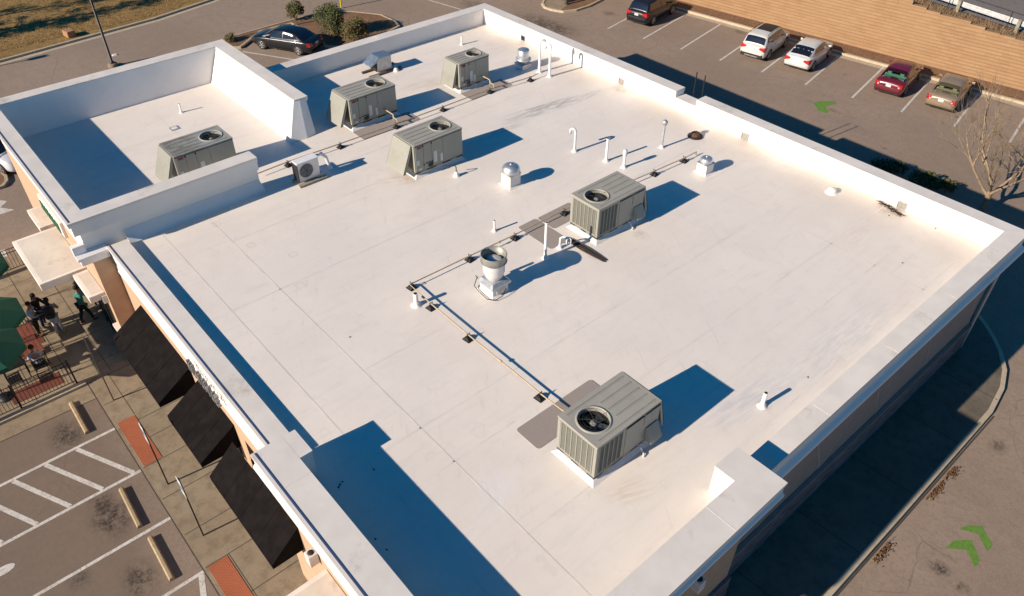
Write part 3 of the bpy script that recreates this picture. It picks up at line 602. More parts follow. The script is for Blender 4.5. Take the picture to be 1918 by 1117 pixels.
def make_rtu(L, Wd, H, label, small=False, hood='big', stain=False):
    u = thing('rooftop_unit', label, 'air conditioner', (0,0,ZR), 0, 'rooftop units on the white roof')
    hx, hy = Wd/2, L/2; zc = .15
    b = MB(); b.box(-hx+.05,hx-.05,-hy+.05,hy-.05,0,zc)
    for q in ((-hx-.09,hx+.09,-hy-.09,hy+.09),): b.hull([(q[0],q[2],.002),(q[1],q[2],.002),(q[1],q[3],.002),(q[0],q[3],.002)],[(-hx+.03,-hy+.03,.09),(hx-.03,-hy+.03,.09),(hx-.03,hy-.03,.09),(-hx+.03,hy-.03,.09)])
    b.build('roof_curb', M['curb'], u)
    b = MB(); b.box(-hx+.02,hx-.02,-hy+.02,hy-.02,zc,zc+.085)
    for y in (-hy*.72,-hy*.1,hy*.55):
        for x in (-hx+.005,hx-.035): b.box(x,x+.03,y,y+.30,zc+.01,zc+.075,1)
    for x in (-hx*.6,hx*.2):
        for y in (-hy+.005,hy-.035): b.box(x,x+.3,y,y+.03,zc+.01,zc+.075,1)
    b.build('base_rail', [M['rail'],M['rtu']], u)
    fr = min(.42, Wd*.315); fy = -hy+fr+.17*(Wd/1.4)
    zt = H
    # cabinet: four walls, open behind the fan
    b = MB(); z0 = zc+.085
    b.box(-hx+.01,hx-.01,fy+fr+.06,hy-.01,z0,zt-.035)
    b.box(-hx+.03,hx-.03,-hy+.03,fy+fr+.06,z0,z0+.02)
    for sx in (-1,1):
        for y0,y1 in ((-hy+.01,-hy+.11),(fy+fr-.02,fy+fr+.07)): b.box(sx*(hx-.06)-.05,sx*(hx-.06)+.05,y0,y1,z0,zt-.035)
    b.box(-hx+.11,hx-.11,-hy+.012,-hy+.05,zt-.14,zt-.035); b.box(-hx+.11,hx-.11,-hy+.012,-hy+.05,z0,z0+.06)
    for sx in (-1,1): b.box(sx*(hx-.03)-.018,sx*(hx-.03)+.018,-hy+.1,fy+fr,zt-.14,zt-.035); b.box(sx*(hx-.03)-.018,sx*(hx-.03)+.018,-hy+.1,fy+fr,z0,z0+.06)
    cab = b.build('cabinet', M['rtu'], u, bevel=.012)
    # top
    b = MB(); top_with_hole(b,-hx-.005,hx+.005,-hy-.005,hy+.005,0,fy,fr,zt,.045)
    for k in range(5):
        x = -hx*.80+k*hx*.40; ya = fy+fr+.10 if 0 < k < 4 else -hy+.16
        b.box(x-.011,x+.011,ya,hy-.12,zt,zt+.012,1); b.box(x+.011,x+.045,ya,hy-.12,zt,zt+.006,0)
    n = 40; b.lathe([(fr+.055,0),(fr+.05,.012),(fr+.012,.022),(fr,.02),(fr-.004,-.01)], (0,fy,zt), 40, 0, cap=False)
    tm = M['rtu_top']
    if stain: tm = M['rtu_top_stained']
    b.build('top_panel', [tm, M['rtu_rib']], u)
    # fan
    b = MB(); b.lathe([(fr-.012,-.13),(fr-.03,-.5)], (0,fy,zt), 32, 0, cap=False); b.poly([(fr*math.cos(2*PI*k/32)*.99, fy+fr*.99*math.sin(2*PI*k/32), zt-.5) for k in range(32)])
    fan = b.build('fan', M['dark'], u, fix=False)
    b = MB(); b.lathe([(0,-.10),(.085,-.10),(.095,-.13),(.095,-.27),(.05,-.3)], (0,fy,zt), 16); b.lathe([(0,-.085),(.03,-.085),(.035,-.10)], (0,fy,zt), 10); b.build('motor_hub', M['rtu_rib'], fan)
    b = MB()
    for k in range(5):
        t = 2*PI*k/5+.5; vs = []
        for r_, w0, w1, z0_, z1_ in ((.09,-.30,.30,-.22,-.17),(fr*.6,-.36,.34,-.23,-.15),(fr*.93,-.40,.22,-.225,-.165)):
            for w_, zz in ((w0,z0_),(w1,z1_)): vs.append((r_*math.cos(t+w_), fy+r_*math.sin(t+w_), zt+zz))
        b.add(vs, [(0,2,3,1),(2,4,5,3)], 0, True); b.add([(x,y,z-.006) for x,y,z in vs], [(0,1,3,2),(2,3,5,4)], 0, True)
    b.build('fan_blades', M['blade'], fan, fix=False)
    b = MB()
    for r_ in (fr*.22,fr*.45,fr*.7,fr*.88): b.tube([(r_*math.cos(2*PI*k/28), fy+r_*math.sin(2*PI*k/28), zt+.012) for k in range(29)], .0032, 4)
    for k in range(5): t = 2*PI*k/5+.2; b.tube([(.0,fy,zt+.005),(fr*math.cos(t), fy+fr*math.sin(t), zt+.01)], .0065, 5)
    b.build('fan_guard', M['rail'], u)
    # louvred condenser coils at the fan end, on the end and on both flanks next to it
    b = MB()
    b.box(-hx+.11,hx-.11,-hy+.035,-hy+.06,z0+.06,zt-.14)
    b.box(hx-.065,hx-.045,-hy+.11,fy+fr-.02,z0+.06,zt-.14)
    c = b.build('condenser_coil', M['coil'], u)
    b = MB(); nn = 6 if not small else 5
    for k in range(nn+1):
        x = -hx+.14+(2*hx-.28)*k/nn; b.box(x-.012,x+.012,-hy+.006,-hy+.034,z0+.04,zt-.12)
    for k in range(26):
        z = z0+.07+(zt-z0-.22)*k/26; b.box(-hx+.11,hx-.11,-hy+.022,-hy+.030,z,z+.012)
        for sx in (1,):
            b.box(sx*(hx-.030)-.004,sx*(hx-.030)+.004,-hy+.11,fy+fr-.02,z,z+.012)
    for sx in (1,):
        for k in range(6):
            y = -hy+.13+(fy+fr+hy-.16)*k/5; b.box(sx*(hx-.02)-.014,sx*(hx-.02)+.014,y-.011,y+.011,z0+.04,zt-.12)
    b.build('coil_guard', M['rtu'], c)
    # panels on the flanks: coil side (+x)
    ys = fy+fr+.08
    b = MB(); b.box(hx-.012,hx+.006,ys,ys+(hy-ys)*.50,z0+.03,zt-.12); b.box(hx-.012,hx+.006,ys+(hy-ys)*.54,hy-.03,z0+.55*(zt-z0),zt-.10)
    b.build('access_panel', M['rtu'], u, bevel=.006)
    b = MB(); b.box(hx-.01,hx+.022,ys,ys+(hy-ys)*.5,zt-.13,zt-.10); b.box(hx-.01,hx+.022,ys+(hy-ys)*.55,hy-.02,zt-.135,zt-.105); b.build('drip_edge', M['rail'], u)
    b = MB(); b.box(-hx-.014,-hx-.004,-hy+.02,hy-.02,zt-.075,zt-.05); b.build('drip_edge', M['rail'], u)
    # relief hood on the coil side
    y0 = hy-.50; b = MB()
    b.hull([(hx,y0,z0+.06),(hx+.26,y0,z0+.06),(hx+.26,hy-.04,z0+.06),(hx,hy-.04,z0+.06)],[(hx,y0,z0+.50),(hx+.02,y0,z0+.50),(hx+.02,hy-.04,z0+.50),(hx,hy-.04,z0+.50)]); b.build('relief_hood', M['rtu'], u)
    # control side (-x): three panels, latches, stickers, badge
    b = MB(); w = (hy-ys+.1)
    cuts = (-hy+.04, -hy+.52*L*.62, .08*L, .24*L+.02, hy-.03)
    for k,(a_,c_) in enumerate(((ys-.06, ys+.36*(hy-ys)),(ys+.38*(hy-ys), ys+.68*(hy-ys)),(ys+.70*(hy-ys), hy-.03))): b.box(-hx-.006,-hx+.012,a_,c_,z0+.03,zt-.06)
    b.box(-hx-.005,-hx+.012,-hy+.02,ys-.08,z0+.03,zt-.05)
    b.build('access_panel', M['rtu'], u, bevel=.006)
    for y in (ys+.37*(hy-ys), ys+.69*(hy-ys)):
        for z in (zt-.16, z0+.22): b = MB(); b.box(-hx-.03,-hx-.004,y-.022,y+.022,z,z+.06); b.build('latch', M['dark'], u)
    b = MB(); b.box(-hx-.02,-hx-.006,ys+.42*(hy-ys),ys+.62*(hy-ys),z0+.26,z0+.29); b.build('handle', M['dark'], u)
    for y0,y1,z0_,z1_ in ((ys+.30*(hy-ys)-.16,ys+.30*(hy-ys),.16,.66),(ys+.05*(hy-ys)-.12,ys+.05*(hy-ys)+.0,.10,.44),(hy-.20,hy-.07,.30,.52),(hy-.30,hy-.14,.05,.15)):
        b = MB(); b.box(-hx-.010,-hx-.0062,y0,y1,z0+z0_,z0+z1_); b.build('sticker', M['label'], u)
    b = MB(); b.box(-hx-.010,-hx-.0062,hy-.34,hy-.12,zt-.20,zt-.10); bd = b.build('badge', M['badge'], u)
    # black utility elbow at the foot of the control side
    b = MB(); b.tube([(-hx-.02,ys+.45*(hy-ys),z0+.14),(-hx-.10,ys+.45*(hy-ys),z0+.14),(-hx-.10,ys+.45*(hy-ys),z0-.02)], .03, 7); b.box(-hx-.06,-hx-.006,ys+.36*(hy-ys),ys+.52*(hy-ys),z0+.08,z0+.2); b.build('gas_valve', M['rail'], u)
    # condensate trap
    b = MB(); yy = ys+(hy-ys)*.46
    b.tube([(hx-.02,yy,zc+.05),(hx+.10,yy,zc+.05),(hx+.13,yy,zc-.03),(hx+.13,yy,.12),(hx+.17,yy+.03,.07),(hx+.24,yy-.03,.07),(hx+.27,yy-.08,.03)], .022, 7); b.build('condensate_drain', M['pvc'], u)
    # intake hood at the far end
    if hood:
        d = .46 if hood == 'big' else .40; b = MB(); yy = hy
        zb = z0+.03; zhi = zt-.03
        d = .52 if hood != 'small' else .36
        xl = -hx+.15
        for x0,x1 in ((xl,xl+.015),(hx-.035,hx-.02)):
            b.hull([(x0,yy+d-.13,zb-.02),(x1,yy+d-.13,zb-.02),(x1,yy+d,zb-.02),(x0,yy+d,zb-.02)],[(x0,yy,zhi-.12),(x1,yy,zhi-.12),(x1,yy+.05,zhi),(x0,yy+.05,zhi)])
        b.hull([(xl,yy+d-.02,zb-.02),(hx-.02,yy+d-.02,zb-.02),(hx-.02,yy+d,zb-.02),(xl,yy+d,zb-.02)],[(xl,yy+.03,zhi),(hx-.02,yy+.03,zhi),(hx-.02,yy+.05,zhi),(xl,yy+.05,zhi)])
        b.box(-hx+.02,hx-.02,yy-.01,yy+.05,zhi-.012,zhi)
        for sx in (-1,1): b.box(sx*(hx-.065)-.05,sx*(hx-.065)+.05,yy-.012,yy+.02,zb-.02,zhi-.02)
        h = b.build('intake_hood', M['rtu'], u)
        b = MB(); b.box(-hx+.12,hx-.12,yy-.014,yy-.004,zb+.02,zhi-.1); b.build('intake_filter', M['coil'], h)
    return u

def mat_stained_top():
    t = NT('rtu_top_streaked'); v = t.tc.outputs['Object']
    n = t.noise(t.mapping(v, scale=(9,1.2,1)), 2.0, 5, .7); g = t.noise(v, 1.3, 3)
    k = t.n.new('ShaderNodeSeparateXYZ'); t.lk(v, k.inputs[0])
    c = t.mix(t.math('MULTIPLY', t.ramp(n,.36,.62), t.math('MULTIPLY', t.ramp(k.outputs[1],-.25,.35), t.ramp(g,.2,.6))), (.335,.335,.31), (.13,.12,.085))
    t.color(c); t.rough(.55); return t.m
M['rtu_top_stained'] = mat_stained_top()
BIG, SML = (2.40,1.40,1.45), (1.80,1.13,1.42)
specs = (((25.62,3.53),0,BIG,'grey rooftop unit at the end of the long gas pipe, lowest in the photo','small',False),
 ((18.36,11.15),0,BIG,'grey rooftop unit standing between the tall white pipe and the round silver fan','small',False),
 ((10.50,8.87),PI,BIG,'grey rooftop unit with a red badge and a closed pale end hood','closed',False),
 ((5.38,9.12),PI,BIG,'grey rooftop unit with an open slanted end hood beside the raised white wall','big',False),
 ((5.60,14.80),PI,SML,'smallest grey rooftop unit near the pair of gooseneck pipes','closed',False),
 ((5.22,1.42),PI,BIG,'grey rooftop unit with brown streaked top inside the raised parapets','closed',True))
for (x,y),rz,(L,Wd,H),lab,hood,st in specs:
    u = make_rtu(L,Wd,H,lab,L<2,'small' if L<2 else hood,st); u.location = (x,y,ZR); u.rotation_euler = (0,0,rz)

# ------------------------------------------------------------------ other roof equipment
def P(u,v): p = at(u,v,ZR); return (p.x,p.y,ZR)
# mini split condenser on two timber sleepers
t = thing('mini_split_condenser', 'slim white condenser with round front fan on timber sleepers', 'air conditioner', (8.45,4.33,ZR)); t.scale = (1.1,1.1,1.1)
b = MB(); b.box(-.17,.17,-.43,.43,.10,.86); b.build('casing', M['alu_white'], t, bevel=.03)
b = MB(); b.box(-.19,.19,-.44,.44,.85,.872); b.build('lid', M['pvc'], t, bevel=.012)
b = MB(); b.add([(.172,-.10+.27*math.cos(2*PI*k/28),.5+.27*math.sin(2*PI*k/28)) for k in range(28)], [tuple(range(28))])
f_ = b.build('fan', M['rail'], t)
b = MB()
for k in range(5):
    a = 2*PI*k/5; b.add([(.176,-.10+.07*math.cos(a),.5+.07*math.sin(a)),(.176,-.10+.23*math.cos(a-.1),.5+.23*math.sin(a-.1)),(.181,-.10+.24*math.cos(a+.5),.5+.24*math.sin(a+.5)),(.181,-.10+.08*math.cos(a+.9),.5+.08*math.sin(a+.9))], [(0,1,2,3)])
b.tube([(.17,-.10,.5),(.19,-.10,.5)], .06, 12)
b.build('fan_blades', M['blade'], f_, fix=False)
b = MB()
for r_ in (.09,.13,.17,.21,.25,.28): b.tube([(.19,-.10+r_*math.cos(2*PI*k/28),.5+r_*math.sin(2*PI*k/28)) for k in range(29)], .003, 4)
b.build('fan_guard', M['alu_white'], t)
b = MB(); b.box(-.22,.20,-.445,-.43,.14,.80); b.build('side_coil', M['dark'], t)
for nm, x in (('timber_sleeper',.30),('timber_sleeper',-.22)):
    p = MB(); p.box(-.09,.09,-.62,.62,.004,.09); o = p.build(nm, M['wood'], None, loc=(8.45+x,4.36,ZR), bevel=.008)
    put(o, 'weathered timber sleeper under the slim white condenser, '+('nearer the camera' if x > 0 else 'farther from the camera'), 'sleeper')
b = MB(); b.tube([(-.1,.40,.62),(-.15,.55,.74),(-.2,.75,.72),(-.2,.92,.5),(-.2,.98,.2),(-.2,1.0,.02)], .065, 8); b.lathe([(.12,0),(.10,.06),(.07,.1)], (-.2,1.0,0), 12); b.build('line_set_cover', M['pvc'], t)

# domed exhaust fans on square curbs
def dome_fan(uv, s, h, r, dh, label):
    x,y,_ = P(*uv); t = thing('exhaust_fan', label, 'exhaust fan', (x,y,ZR))
    b = MB(); b.hull([(-s-.09,-s-.09,.003),(s+.09,-s-.09,.003),(s+.09,s+.09,.003),(-s-.09,s+.09,.003)],[(-s,-s,.06),(s,-s,.06),(s,s,.06),(-s,s,.06)]); b.box(-s,s,-s,s,.06,h); b.build('roof_curb', M['curb'], t)
    b = MB(); b.box(-s-.02,s+.02,-s-.02,s+.02,h,h+.03); b.lathe([(r*.8,h+.03),(r*.8,h+.10)], n=24, cap=False); b.build('curb_cap', M['galv'], t)
    b = MB(); b.lathe([(r*.95,h+.07),(r,h+.08),(r*1.0,h+.12),(r*.93,h+.12+dh*.55),(r*.72,h+.12+dh*.85),(r*.4,h+.12+dh),(.0,h+.12+dh*1.03)], n=32); b.lathe([(.05,h+.12+dh),(.05,h+.15+dh),(0,h+.155+dh)], n=10); b.build('dome', M['alu'], t)
dome_fan((957,345),.27,.52,.37,.26,'round silver domed exhaust fan on a tall white curb')
dome_fan((1319,322),.24,.42,.27,.16,'small silver domed exhaust fan near the rear wall')
# low cylinder fan by the small unit
x,y,_ = P(980,127); t = thing('cylinder_fan', 'shiny cylindrical exhaust fan standing in the small unit shadow', 'exhaust fan', (x,y,ZR))
b = MB(); b.box(-.26,.26,-.26,.26,.003,.22); b.build('roof_curb', M['curb'], t)
b = MB(); b.box(-.33,.33,-.33,.33,.22,.27); b.lathe([(.36,.42),(.40,.43),(.40,.52),(.33,.55)], n=28); b.lathe([(.24,.27),(.24,.44)], n=20, cap=False); b.build('wind_band', M['galv'], t)
b = MB(); b.lathe([(.30,.55),(.30,.93),(.27,.965),(0,.97)], n=28); b.build('dome', M['alu'], t)
# upblast kitchen fan
t = thing('upblast_fan', 'tall open topped silver kitchen exhaust fan with a hinged square base', 'exhaust fan', (18.63,5.50,ZR))
b = MB(); b.hull([(-.42,-.42,.003),(.42,-.42,.003),(.42,.42,.003),(-.42,.42,.003)],[(-.33,-.33,.05),(.33,-.33,.05),(.33,.33,.05),(-.33,.33,.05)]); b.box(-.33,.33,-.33,.33,.05,.42); b.build('roof_curb', M['curb'], t)
b = MB(); b.hull([(-.40,-.40,.42),(.40,-.40,.42),(.40,.40,.42),(-.40,.40,.42)],[(-.30,-.30,.50),(.30,-.30,.50),(.30,.30,.50),(-.30,.30,.50)]); b.box(-.40,.40,-.40,.40,.33,.42); b.build('hinged_base', M['galv'], t)
b = MB(); b.lathe([(.22,.50),(.30,.62),(.36,.80),(.37,1.20)], n=32, cap=False); b.build('fan_bowl', M['alu_white'], t)
b = MB(); b.lathe([(.37,1.16),(.41,1.18),(.42,1.22),(.42,1.46),(.425,1.48),(.40,1.48),(.395,1.2),(.36,1.14)], n=32, cap=False); b.tube([(.43*math.cos(2*PI*k/32),.43*math.sin(2*PI*k/32),1.22) for k in range(33)], .015, 5); b.tube([(.425*math.cos(2*PI*k/32),.425*math.sin(2*PI*k/32),1.475) for k in range(33)], .013, 5); b.build('wind_band', plain('grey_band', (.30,.295,.26), .45, metal=.3), t)
b = MB(); b.lathe([(0,1.16),(.36,1.16)], n=32, cap=False); b.build('inner_bowl', M['rail'], t, fix=False)
b = MB(); b.lathe([(.25,1.17),(.25,1.26),(.22,1.285),(0,1.29)], n=28); b.build('motor_cap', M['alu_white'], t)
b = MB(); b.tube([(-.38,-.36,.42),(-.62,-.28,.36),(-.66,-.2,.2),(-.5,-.45,.08),(-.2,-.5,.05),(.3,-.55,.05),(.52,-.4,.06),(.55,-.1,.10),(.44,.15,.25)], .014, 6); b.build('cable', M['rubber'], t)
b = MB(); b.box(-.50,-.40,.05,.2,.45,.85); b.build('switch_box', M['galv'], t); b = MB(); b.box(.33,.40,-.2,.25,.1,.33); b.build('grease_tray', M['galv'], t)
# sheet metal intake hood
t = thing('intake_vent', 'sheet metal vent hood with blue grey slanted top on brown timbers', 'roof vent', (1.55,12.45,ZR))
b = MB(); b.box(-.33,.33,-.42,.42,.10,.78); b.build('vent_box', M['galv'], t)
b = MB(); b.hull([(-.36,-.82,.48),(.36,-.82,.48),(.36,-.42,.64),(-.36,-.42,.64)],[(-.36,-.80,.52),(.36,-.80,.52),(.36,-.3,.86),(-.36,-.3,.86)]); b.hull([(-.36,-.3,.785),(.36,-.3,.785),(.36,.45,.785),(-.36,.45,.785)],[(-.36,-.3,.86),(.36,-.3,.86),(.36,.45,.82),(-.36,.45,.82)])
b.build('vent_hood', plain('hood_blue_grey', (.30,.36,.42), .35, metal=.6), t)
b = MB(); b.box(-.30,.30,-.47,-.43,.14,.60); b.build('vent_screen', M['dark'], t)
for x, s in ((-.28,'behind'),(.42,'in front of')):
    p = MB(); p.box(-.07,.07,-.95,.95,.004,.09); put(p.build('timber_sleeper', M['wood_brown'], None, loc=(1.55+x,12.42,ZR), bevel=.006), 'brown timber lying '+s+' the sheet metal vent hood', 'sleeper')
# pipes standing on the roof
def flash_base(b, r, h=.12, m=1): b.lathe([(r*2.6,.003),(r*2.2,.02),(r*1.5,h*.6),(r*1.25,h),(r*1.25,h+.02)], n=16, m=m)
def stand_pipe(uv, h, r, label, name='vent_pipe', top=None, ucap=None, mat='pvc', cat='vent pipe', arm=(.0,.0)):
    x,y,_ = P(*uv); b = MB(); flash_base(b, r)
    if top == 'goose':
        ax, ay = arm; pts = [(0,0,.02),(0,0,h-.14)]
        L = math.hypot(ax,ay)
        for k in range(1,9):
            a = PI*k/8; pts.append((ax*(1-math.cos(a))/2, ay*(1-math.cos(a))/2, h-.14+math.sin(a)*.14))
        b.tube(pts+[(ax,ay,h-.24)], r, 10, cap=True)
        b.tube([(ax,ay,h-.19),(ax,ay,h-.26)], r*1.15, 10, 2)
    else:
        b.tube([(0,0,.02),(0,0,h)], r, 12)
        if top == 'open': b.lathe([(0,h+.002),(r*.8,h+.002)], n=12, m=2, cap=False)
        if top == 'cap': b.lathe([(r*1.7,h-.26),(r*1.8,h-.24),(r*1.8,h-.05),(r*1.3,h+.0),(0,h+.03)], n=16, m=2)
        if top == 'flue': b.lathe([(r*1.05,h-.20),(r*2.0,h-.17),(r*2.0,h-.08),(r*2.5,h-.06),(r*2.5,h-.03),(r*1.2,h+.04),(0,h+.05)], n=18, m=2)
    o = b.build(name, [M[mat], M['curb'], M[ucap or 'galv']], None, loc=(x,y,ZR)); return put(o, label, cat)
stand_pipe((1021,484),1.52,.055,'tallest plain white pipe between the kitchen fan and a rooftop unit', top='open', ucap='dark')
stand_pipe((1135,302),1.05,.055,'plain white pipe right of the single gooseneck pipe', top='open', ucap='dark')
stand_pipe((1076,284),1.05,.055,'single gooseneck pipe with a grey hooked top, in the middle of the roof', name='gooseneck_pipe', top='goose', arm=(-.22,-.10), mat='alu_white')
stand_pipe((1168,314),.82,.055,'short white pipe with a barrel shaped cap', top='cap', ucap='alu_white')
stand_pipe((1239,277),1.26,.05,'thin grey flue with a mushroom cap and white foot', name='flue_pipe', top='flue', ucap='galv', mat='galv', cat='flue')
stand_pipe((926,433),.47,.04,'short white pipe in front of the grey walk pad', top='open', ucap='dark')
stand_pipe((780,572),.50,.075,'short thick white pipe beside the bend of the gas pipe', top='open', ucap='dark')
stand_pipe((1427,761),.55,.06,'short white pipe alone near the right edge of the roof', top='open', ucap='dark')
stand_pipe((865,84),.47,.045,'short white pipe near the rear left roof corner', top='open', ucap='dark')
stand_pipe((340,211),.44,.04,'short white pipe inside the raised parapets', top='open', ucap='dark')
stand_pipe((1010,136),1.66,.065,'tall white gooseneck pipe, the left one of a pair', name='gooseneck_pipe', top='goose', arm=(.10,.26))
stand_pipe((1029,144),1.68,.065,'tall white gooseneck pipe, the right one of a pair', name='gooseneck_pipe', top='goose', arm=(-.22,-.12))
stand_pipe((1557,361),.20,.10,'stubby white roof vent near the rear wall', name='stub_vent', top='cap', ucap='curb', mat='curb')
stand_pipe((742,133),.14,.07,'stubby white roof vent beside the sheet metal hood', name='stub_vent', top='cap', ucap='curb', mat='curb')
x,y,_ = P(855,330); b = MB(); flash_base(b,.06,.2); b.tube([(0,0,.15),(0,0,.42),(-.05,-.05,.5),(-.25,-.45,.52)], .022, 7, 2)
put(b.build('conduit_riser', [M['curb'],M['curb'],M['rail']], None, loc=(x,y,ZR)), 'bent dark conduit rising from a white cone by a rooftop unit', 'conduit')
# drains
x,y,_ = P(1302,256); t = thing('roof_drain', 'rusty domed roof drain near the rear wall', 'drain', (x,y,ZR))
b = MB(); b.lathe([(.34,.004),(.33,.05),(.26,.06),(.22,.05)], n=20, cap=False); b.build('clamp_ring', M['rubber'], t)
b = MB(); b.lathe([(.22,.02),(.20,.13),(.13,.20),(0,.22)], n=14); 
for k in range(10): a=2*PI*k/10; b.tube([(.22*math.cos(a),.22*math.sin(a),.03),(.19*math.cos(a),.19*math.sin(a),.16),(.08*math.cos(a),.08*math.sin(a),.22)], .014, 5)
b.build('strainer', M['rust'], t)
x,y,_ = P(327,241); t = thing('roof_drain', 'small square roof drain inside the raised parapets', 'drain', (x,y,ZR))
b = MB(); b.box(-.19,.19,-.19,.19,.003,.02); b.build('drain_plate', M['galv'], t); b = MB(); b.box(-.12,.12,-.12,.12,.021,.03); b.build('drain_hole', M['curb'], t)
# roof access ladder on the back wall
t = thing('roof_ladder', 'dark metal ladder rails rising above the notch in the rear wall', 'ladder', (14.5,21.3,0))
b = MB()
for x in (-.24,.24): b.tube([(x,.05,.2),(x,.05,ZR+1.62)], .028, 8)
b.build('side_rail', M['frame_black'], t)
b = MB()
for k in range(17): b.tube([(-.24,.05,.4+.29*k),(.24,.05,.4+.29*k)], .014, 6)
b.build('rung', M['frame_black'], t)
# walkway pads
def pad(x0,x1,y0,y1,label,rz=0):
    cx, cy = (x0+x1)/2,(y0+y1)/2; b = MB(); hx, hy, r = (x1-x0)/2,(y1-y0)/2,.10; pts=[]
    for sx,sy,a0 in ((1,1,0),(-1,1,PI/2),(-1,-1,PI),(1,-1,3*PI/2)):
        for k in range(5): a=a0+PI/2*k/4; pts.append((sx*(hx-r)+r*math.cos(a), sy*(hy-r)+r*math.sin(a)))
    b.prism(pts,.005,.016); put(b.build('walkway_pad', M['pad'], None, loc=(cx,cy,ZR), rz=rz), label, 'walkway pad', 'grey walkway pads')
pad(23.66,24.58,2.02,4.95,'grey walkway pad beside the lowest rooftop unit in the photo')
pad(16.45,18.25,8.47,9.36,'grey walkway pad behind the tallest white pipe')
pad(16.48,17.40,9.42,11.1,'grey walkway pad tucked under the unit between pipe and silver fan')
pad(6.20,7.12,7.8,10.82,'grey walkway pad in front of the unit with the open end hood')
pad(6.27,7.16,13.8,16.38,'grey walkway pad in front of the smallest unit')
# gas pipes and their rubber supports
gas_runs = (('long tan gas pipe turning a corner across the middle of the roof', 'gas', [(17.40,17.62,.19),(17.40,16.94,.19),(17.28,15.18,.19),(16.93,10.55,.19),(16.92,7.94,.19),(16.85,5.89,.19),(16.78,3.38,.19),(18.04,3.33,.19),(19.98,3.32,.19),(23.24,3.33,.19),(24.85,3.40,.19),(24.93,3.4,.40)]),
 ('thin dull gas pipe running past three rooftop units at the rear left', 'gas_dull', [(7.0,2.8,.19),(6.95,4.29,.19),(7.04,6.69,.19),(7.11,9.53,.19),(7.12,12.13,.19),(7.1,14.98,.19),(7.36,17.4,.19),(7.36,17.9,.24)]))
for lab, mm, pts in gas_runs:
    b = MB(); b.tube(pts, .023, 8, smooth=True)
    o = Vector(pts[0]); o.z = 0
    if mm == 'gas':
        b.tube([(17.40,17.62,.19),(17.40,17.70,.19),(17.40,17.70,.05)], .026, 7)
        for q in ((17.6,3.33),(21.5,3.325),(16.9,7.2),(17.2,13.5)): b.tube([(q[0]-.05,q[1],.19),(q[0]+.05,q[1],.19)] if q[1] < 3.5 else [(q[0],q[1]-.05,.19),(q[0],q[1]+.05,.19)], .04, 8)
    b.v = [(x-o.x,y-o.y,z) for x,y,z in b.v]
    put(b.build('gas_pipe', M[mm], None, loc=(o.x,o.y,ZR)), lab, 'gas pipe')
for x0,y0,x1,lab in ((7.12,15.2,6.2,'short tan gas branch feeding the smallest unit'),(7.1,9.6,6.15,'short tan gas branch feeding the unit with the open hood')):
    b = MB(); b.tube([(0,0,.19),(0,0,.36),(-.25,0,.36),(-.3,0,.5),(x1-x0,0,.5),(x1-x0-.1,0,.55)], .028, 7); b.tube([(-.3,0,.5),(-.3,0,.22)], .026, 7)
    put(b.build('gas_branch', M['gas'], None, loc=(x0,y0,ZR)), lab, 'gas pipe')
sp = [(16.78,3.45,0,'at the corner of the long tan gas pipe'),(18.04,3.33,1,'next after the corner of the long tan gas pipe'),(19.98,3.32,1,'midway along the lower run of the tan gas pipe'),(23.24,3.33,1,'beside the pad of the lowest rooftop unit'),
      (16.85,5.89,0,'behind the open topped kitchen fan'),(16.92,7.94,0,'before the pad behind the tallest white pipe'),(16.95,10.4,0,'beside the unit between pipe and silver fan'),(17.28,15.18,0,'behind the unit, second from the rear end of the tan pipe'),(17.38,16.94,0,'at the rear end of the long tan gas pipe'),
      (6.95,4.25,0,'beside the slim white condenser'),(7.04,6.69,0,'between the slim condenser and the raised wall end'),(7.11,9.53,0,'on the pad of the unit with the open hood'),(7.13,12.13,0,'midway between two pads on the dull pipe'),(7.1,14.98,0,'on the pad of the smallest unit'),(7.38,17.35,0,'by the feet of the gooseneck pair')]
b = MB(); b.hull([(-.125,-.125,.017),(.125,-.125,.017),(.125,.125,.017),(-.125,.125,.017)],[(-.09,-.07,.10),(.09,-.07,.10),(.09,.07,.10),(-.09,.07,.10)]); b.box(-.14,.14,-.14,.14,.004,.03)
src = None
for x,y,h,lab in sp:
    if src is None:
        src = thing('pipe_support', 'x', 'pipe support', (x,y,ZR), 0, 'black rubber blocks under the gas pipes')
        b.build('block', M['rubber'], src); c = MB()
        c.box(-.075,.075,-.035,.035,.10,.13)
        for s_ in (-1,1): c.tube([(s_*.06,0,.11),(s_*.06,0,.25)], .010, 6)
        c.tube([(-.06,0,.235),(.06,0,.235)], .010, 6); c.tube([(-.06,0,.155),(.06,0,.155)], .012, 6); c.build('clamp', M['rubber'], src); o = src
    else: o = copy_tree(src)
    o.location = (x,y,ZR); o.rotation_euler = (0,0,h*PI/2+.1); o['label'] = 'black rubber pipe support '+lab
# loose bits on the roof
b = MB(); R = random.Random(2)
for k in range(26):
    y = R.uniform(-.13,.13); a = R.uniform(-.95,-.75); e = R.uniform(.7,1.0); z = R.uniform(.015,.06)
    b.tube([(a,y*.8,z),((a+e)/2,y*.9+R.uniform(-.04,.04),z+.02),(e,y*.7+.08+R.uniform(-.03,.03),z*.5)], .010, 5)
put(b.build('hose_bundle', M['hose'], None, loc=(19.05,9.36,ZR)), 'bundle of dark brown rods and matting lying by a rooftop unit', 'debris')
b = MB()
b.tube([(0,0,.02),(0,0,.42),(.06,.05,.48),(.26,.2,.48),(.3,.22,.44),(.3,.22,.2)], .038, 8); flash_base(b,.05,.1,0); b.box(.16,.30,.02,.1,.3,.5)
put(b.build('drain_riser', M['pvc'], None, loc=(18.38,8.78,ZR)), 'bent white drain riser at the corner of a rooftop unit', 'pipe')
b = MB()
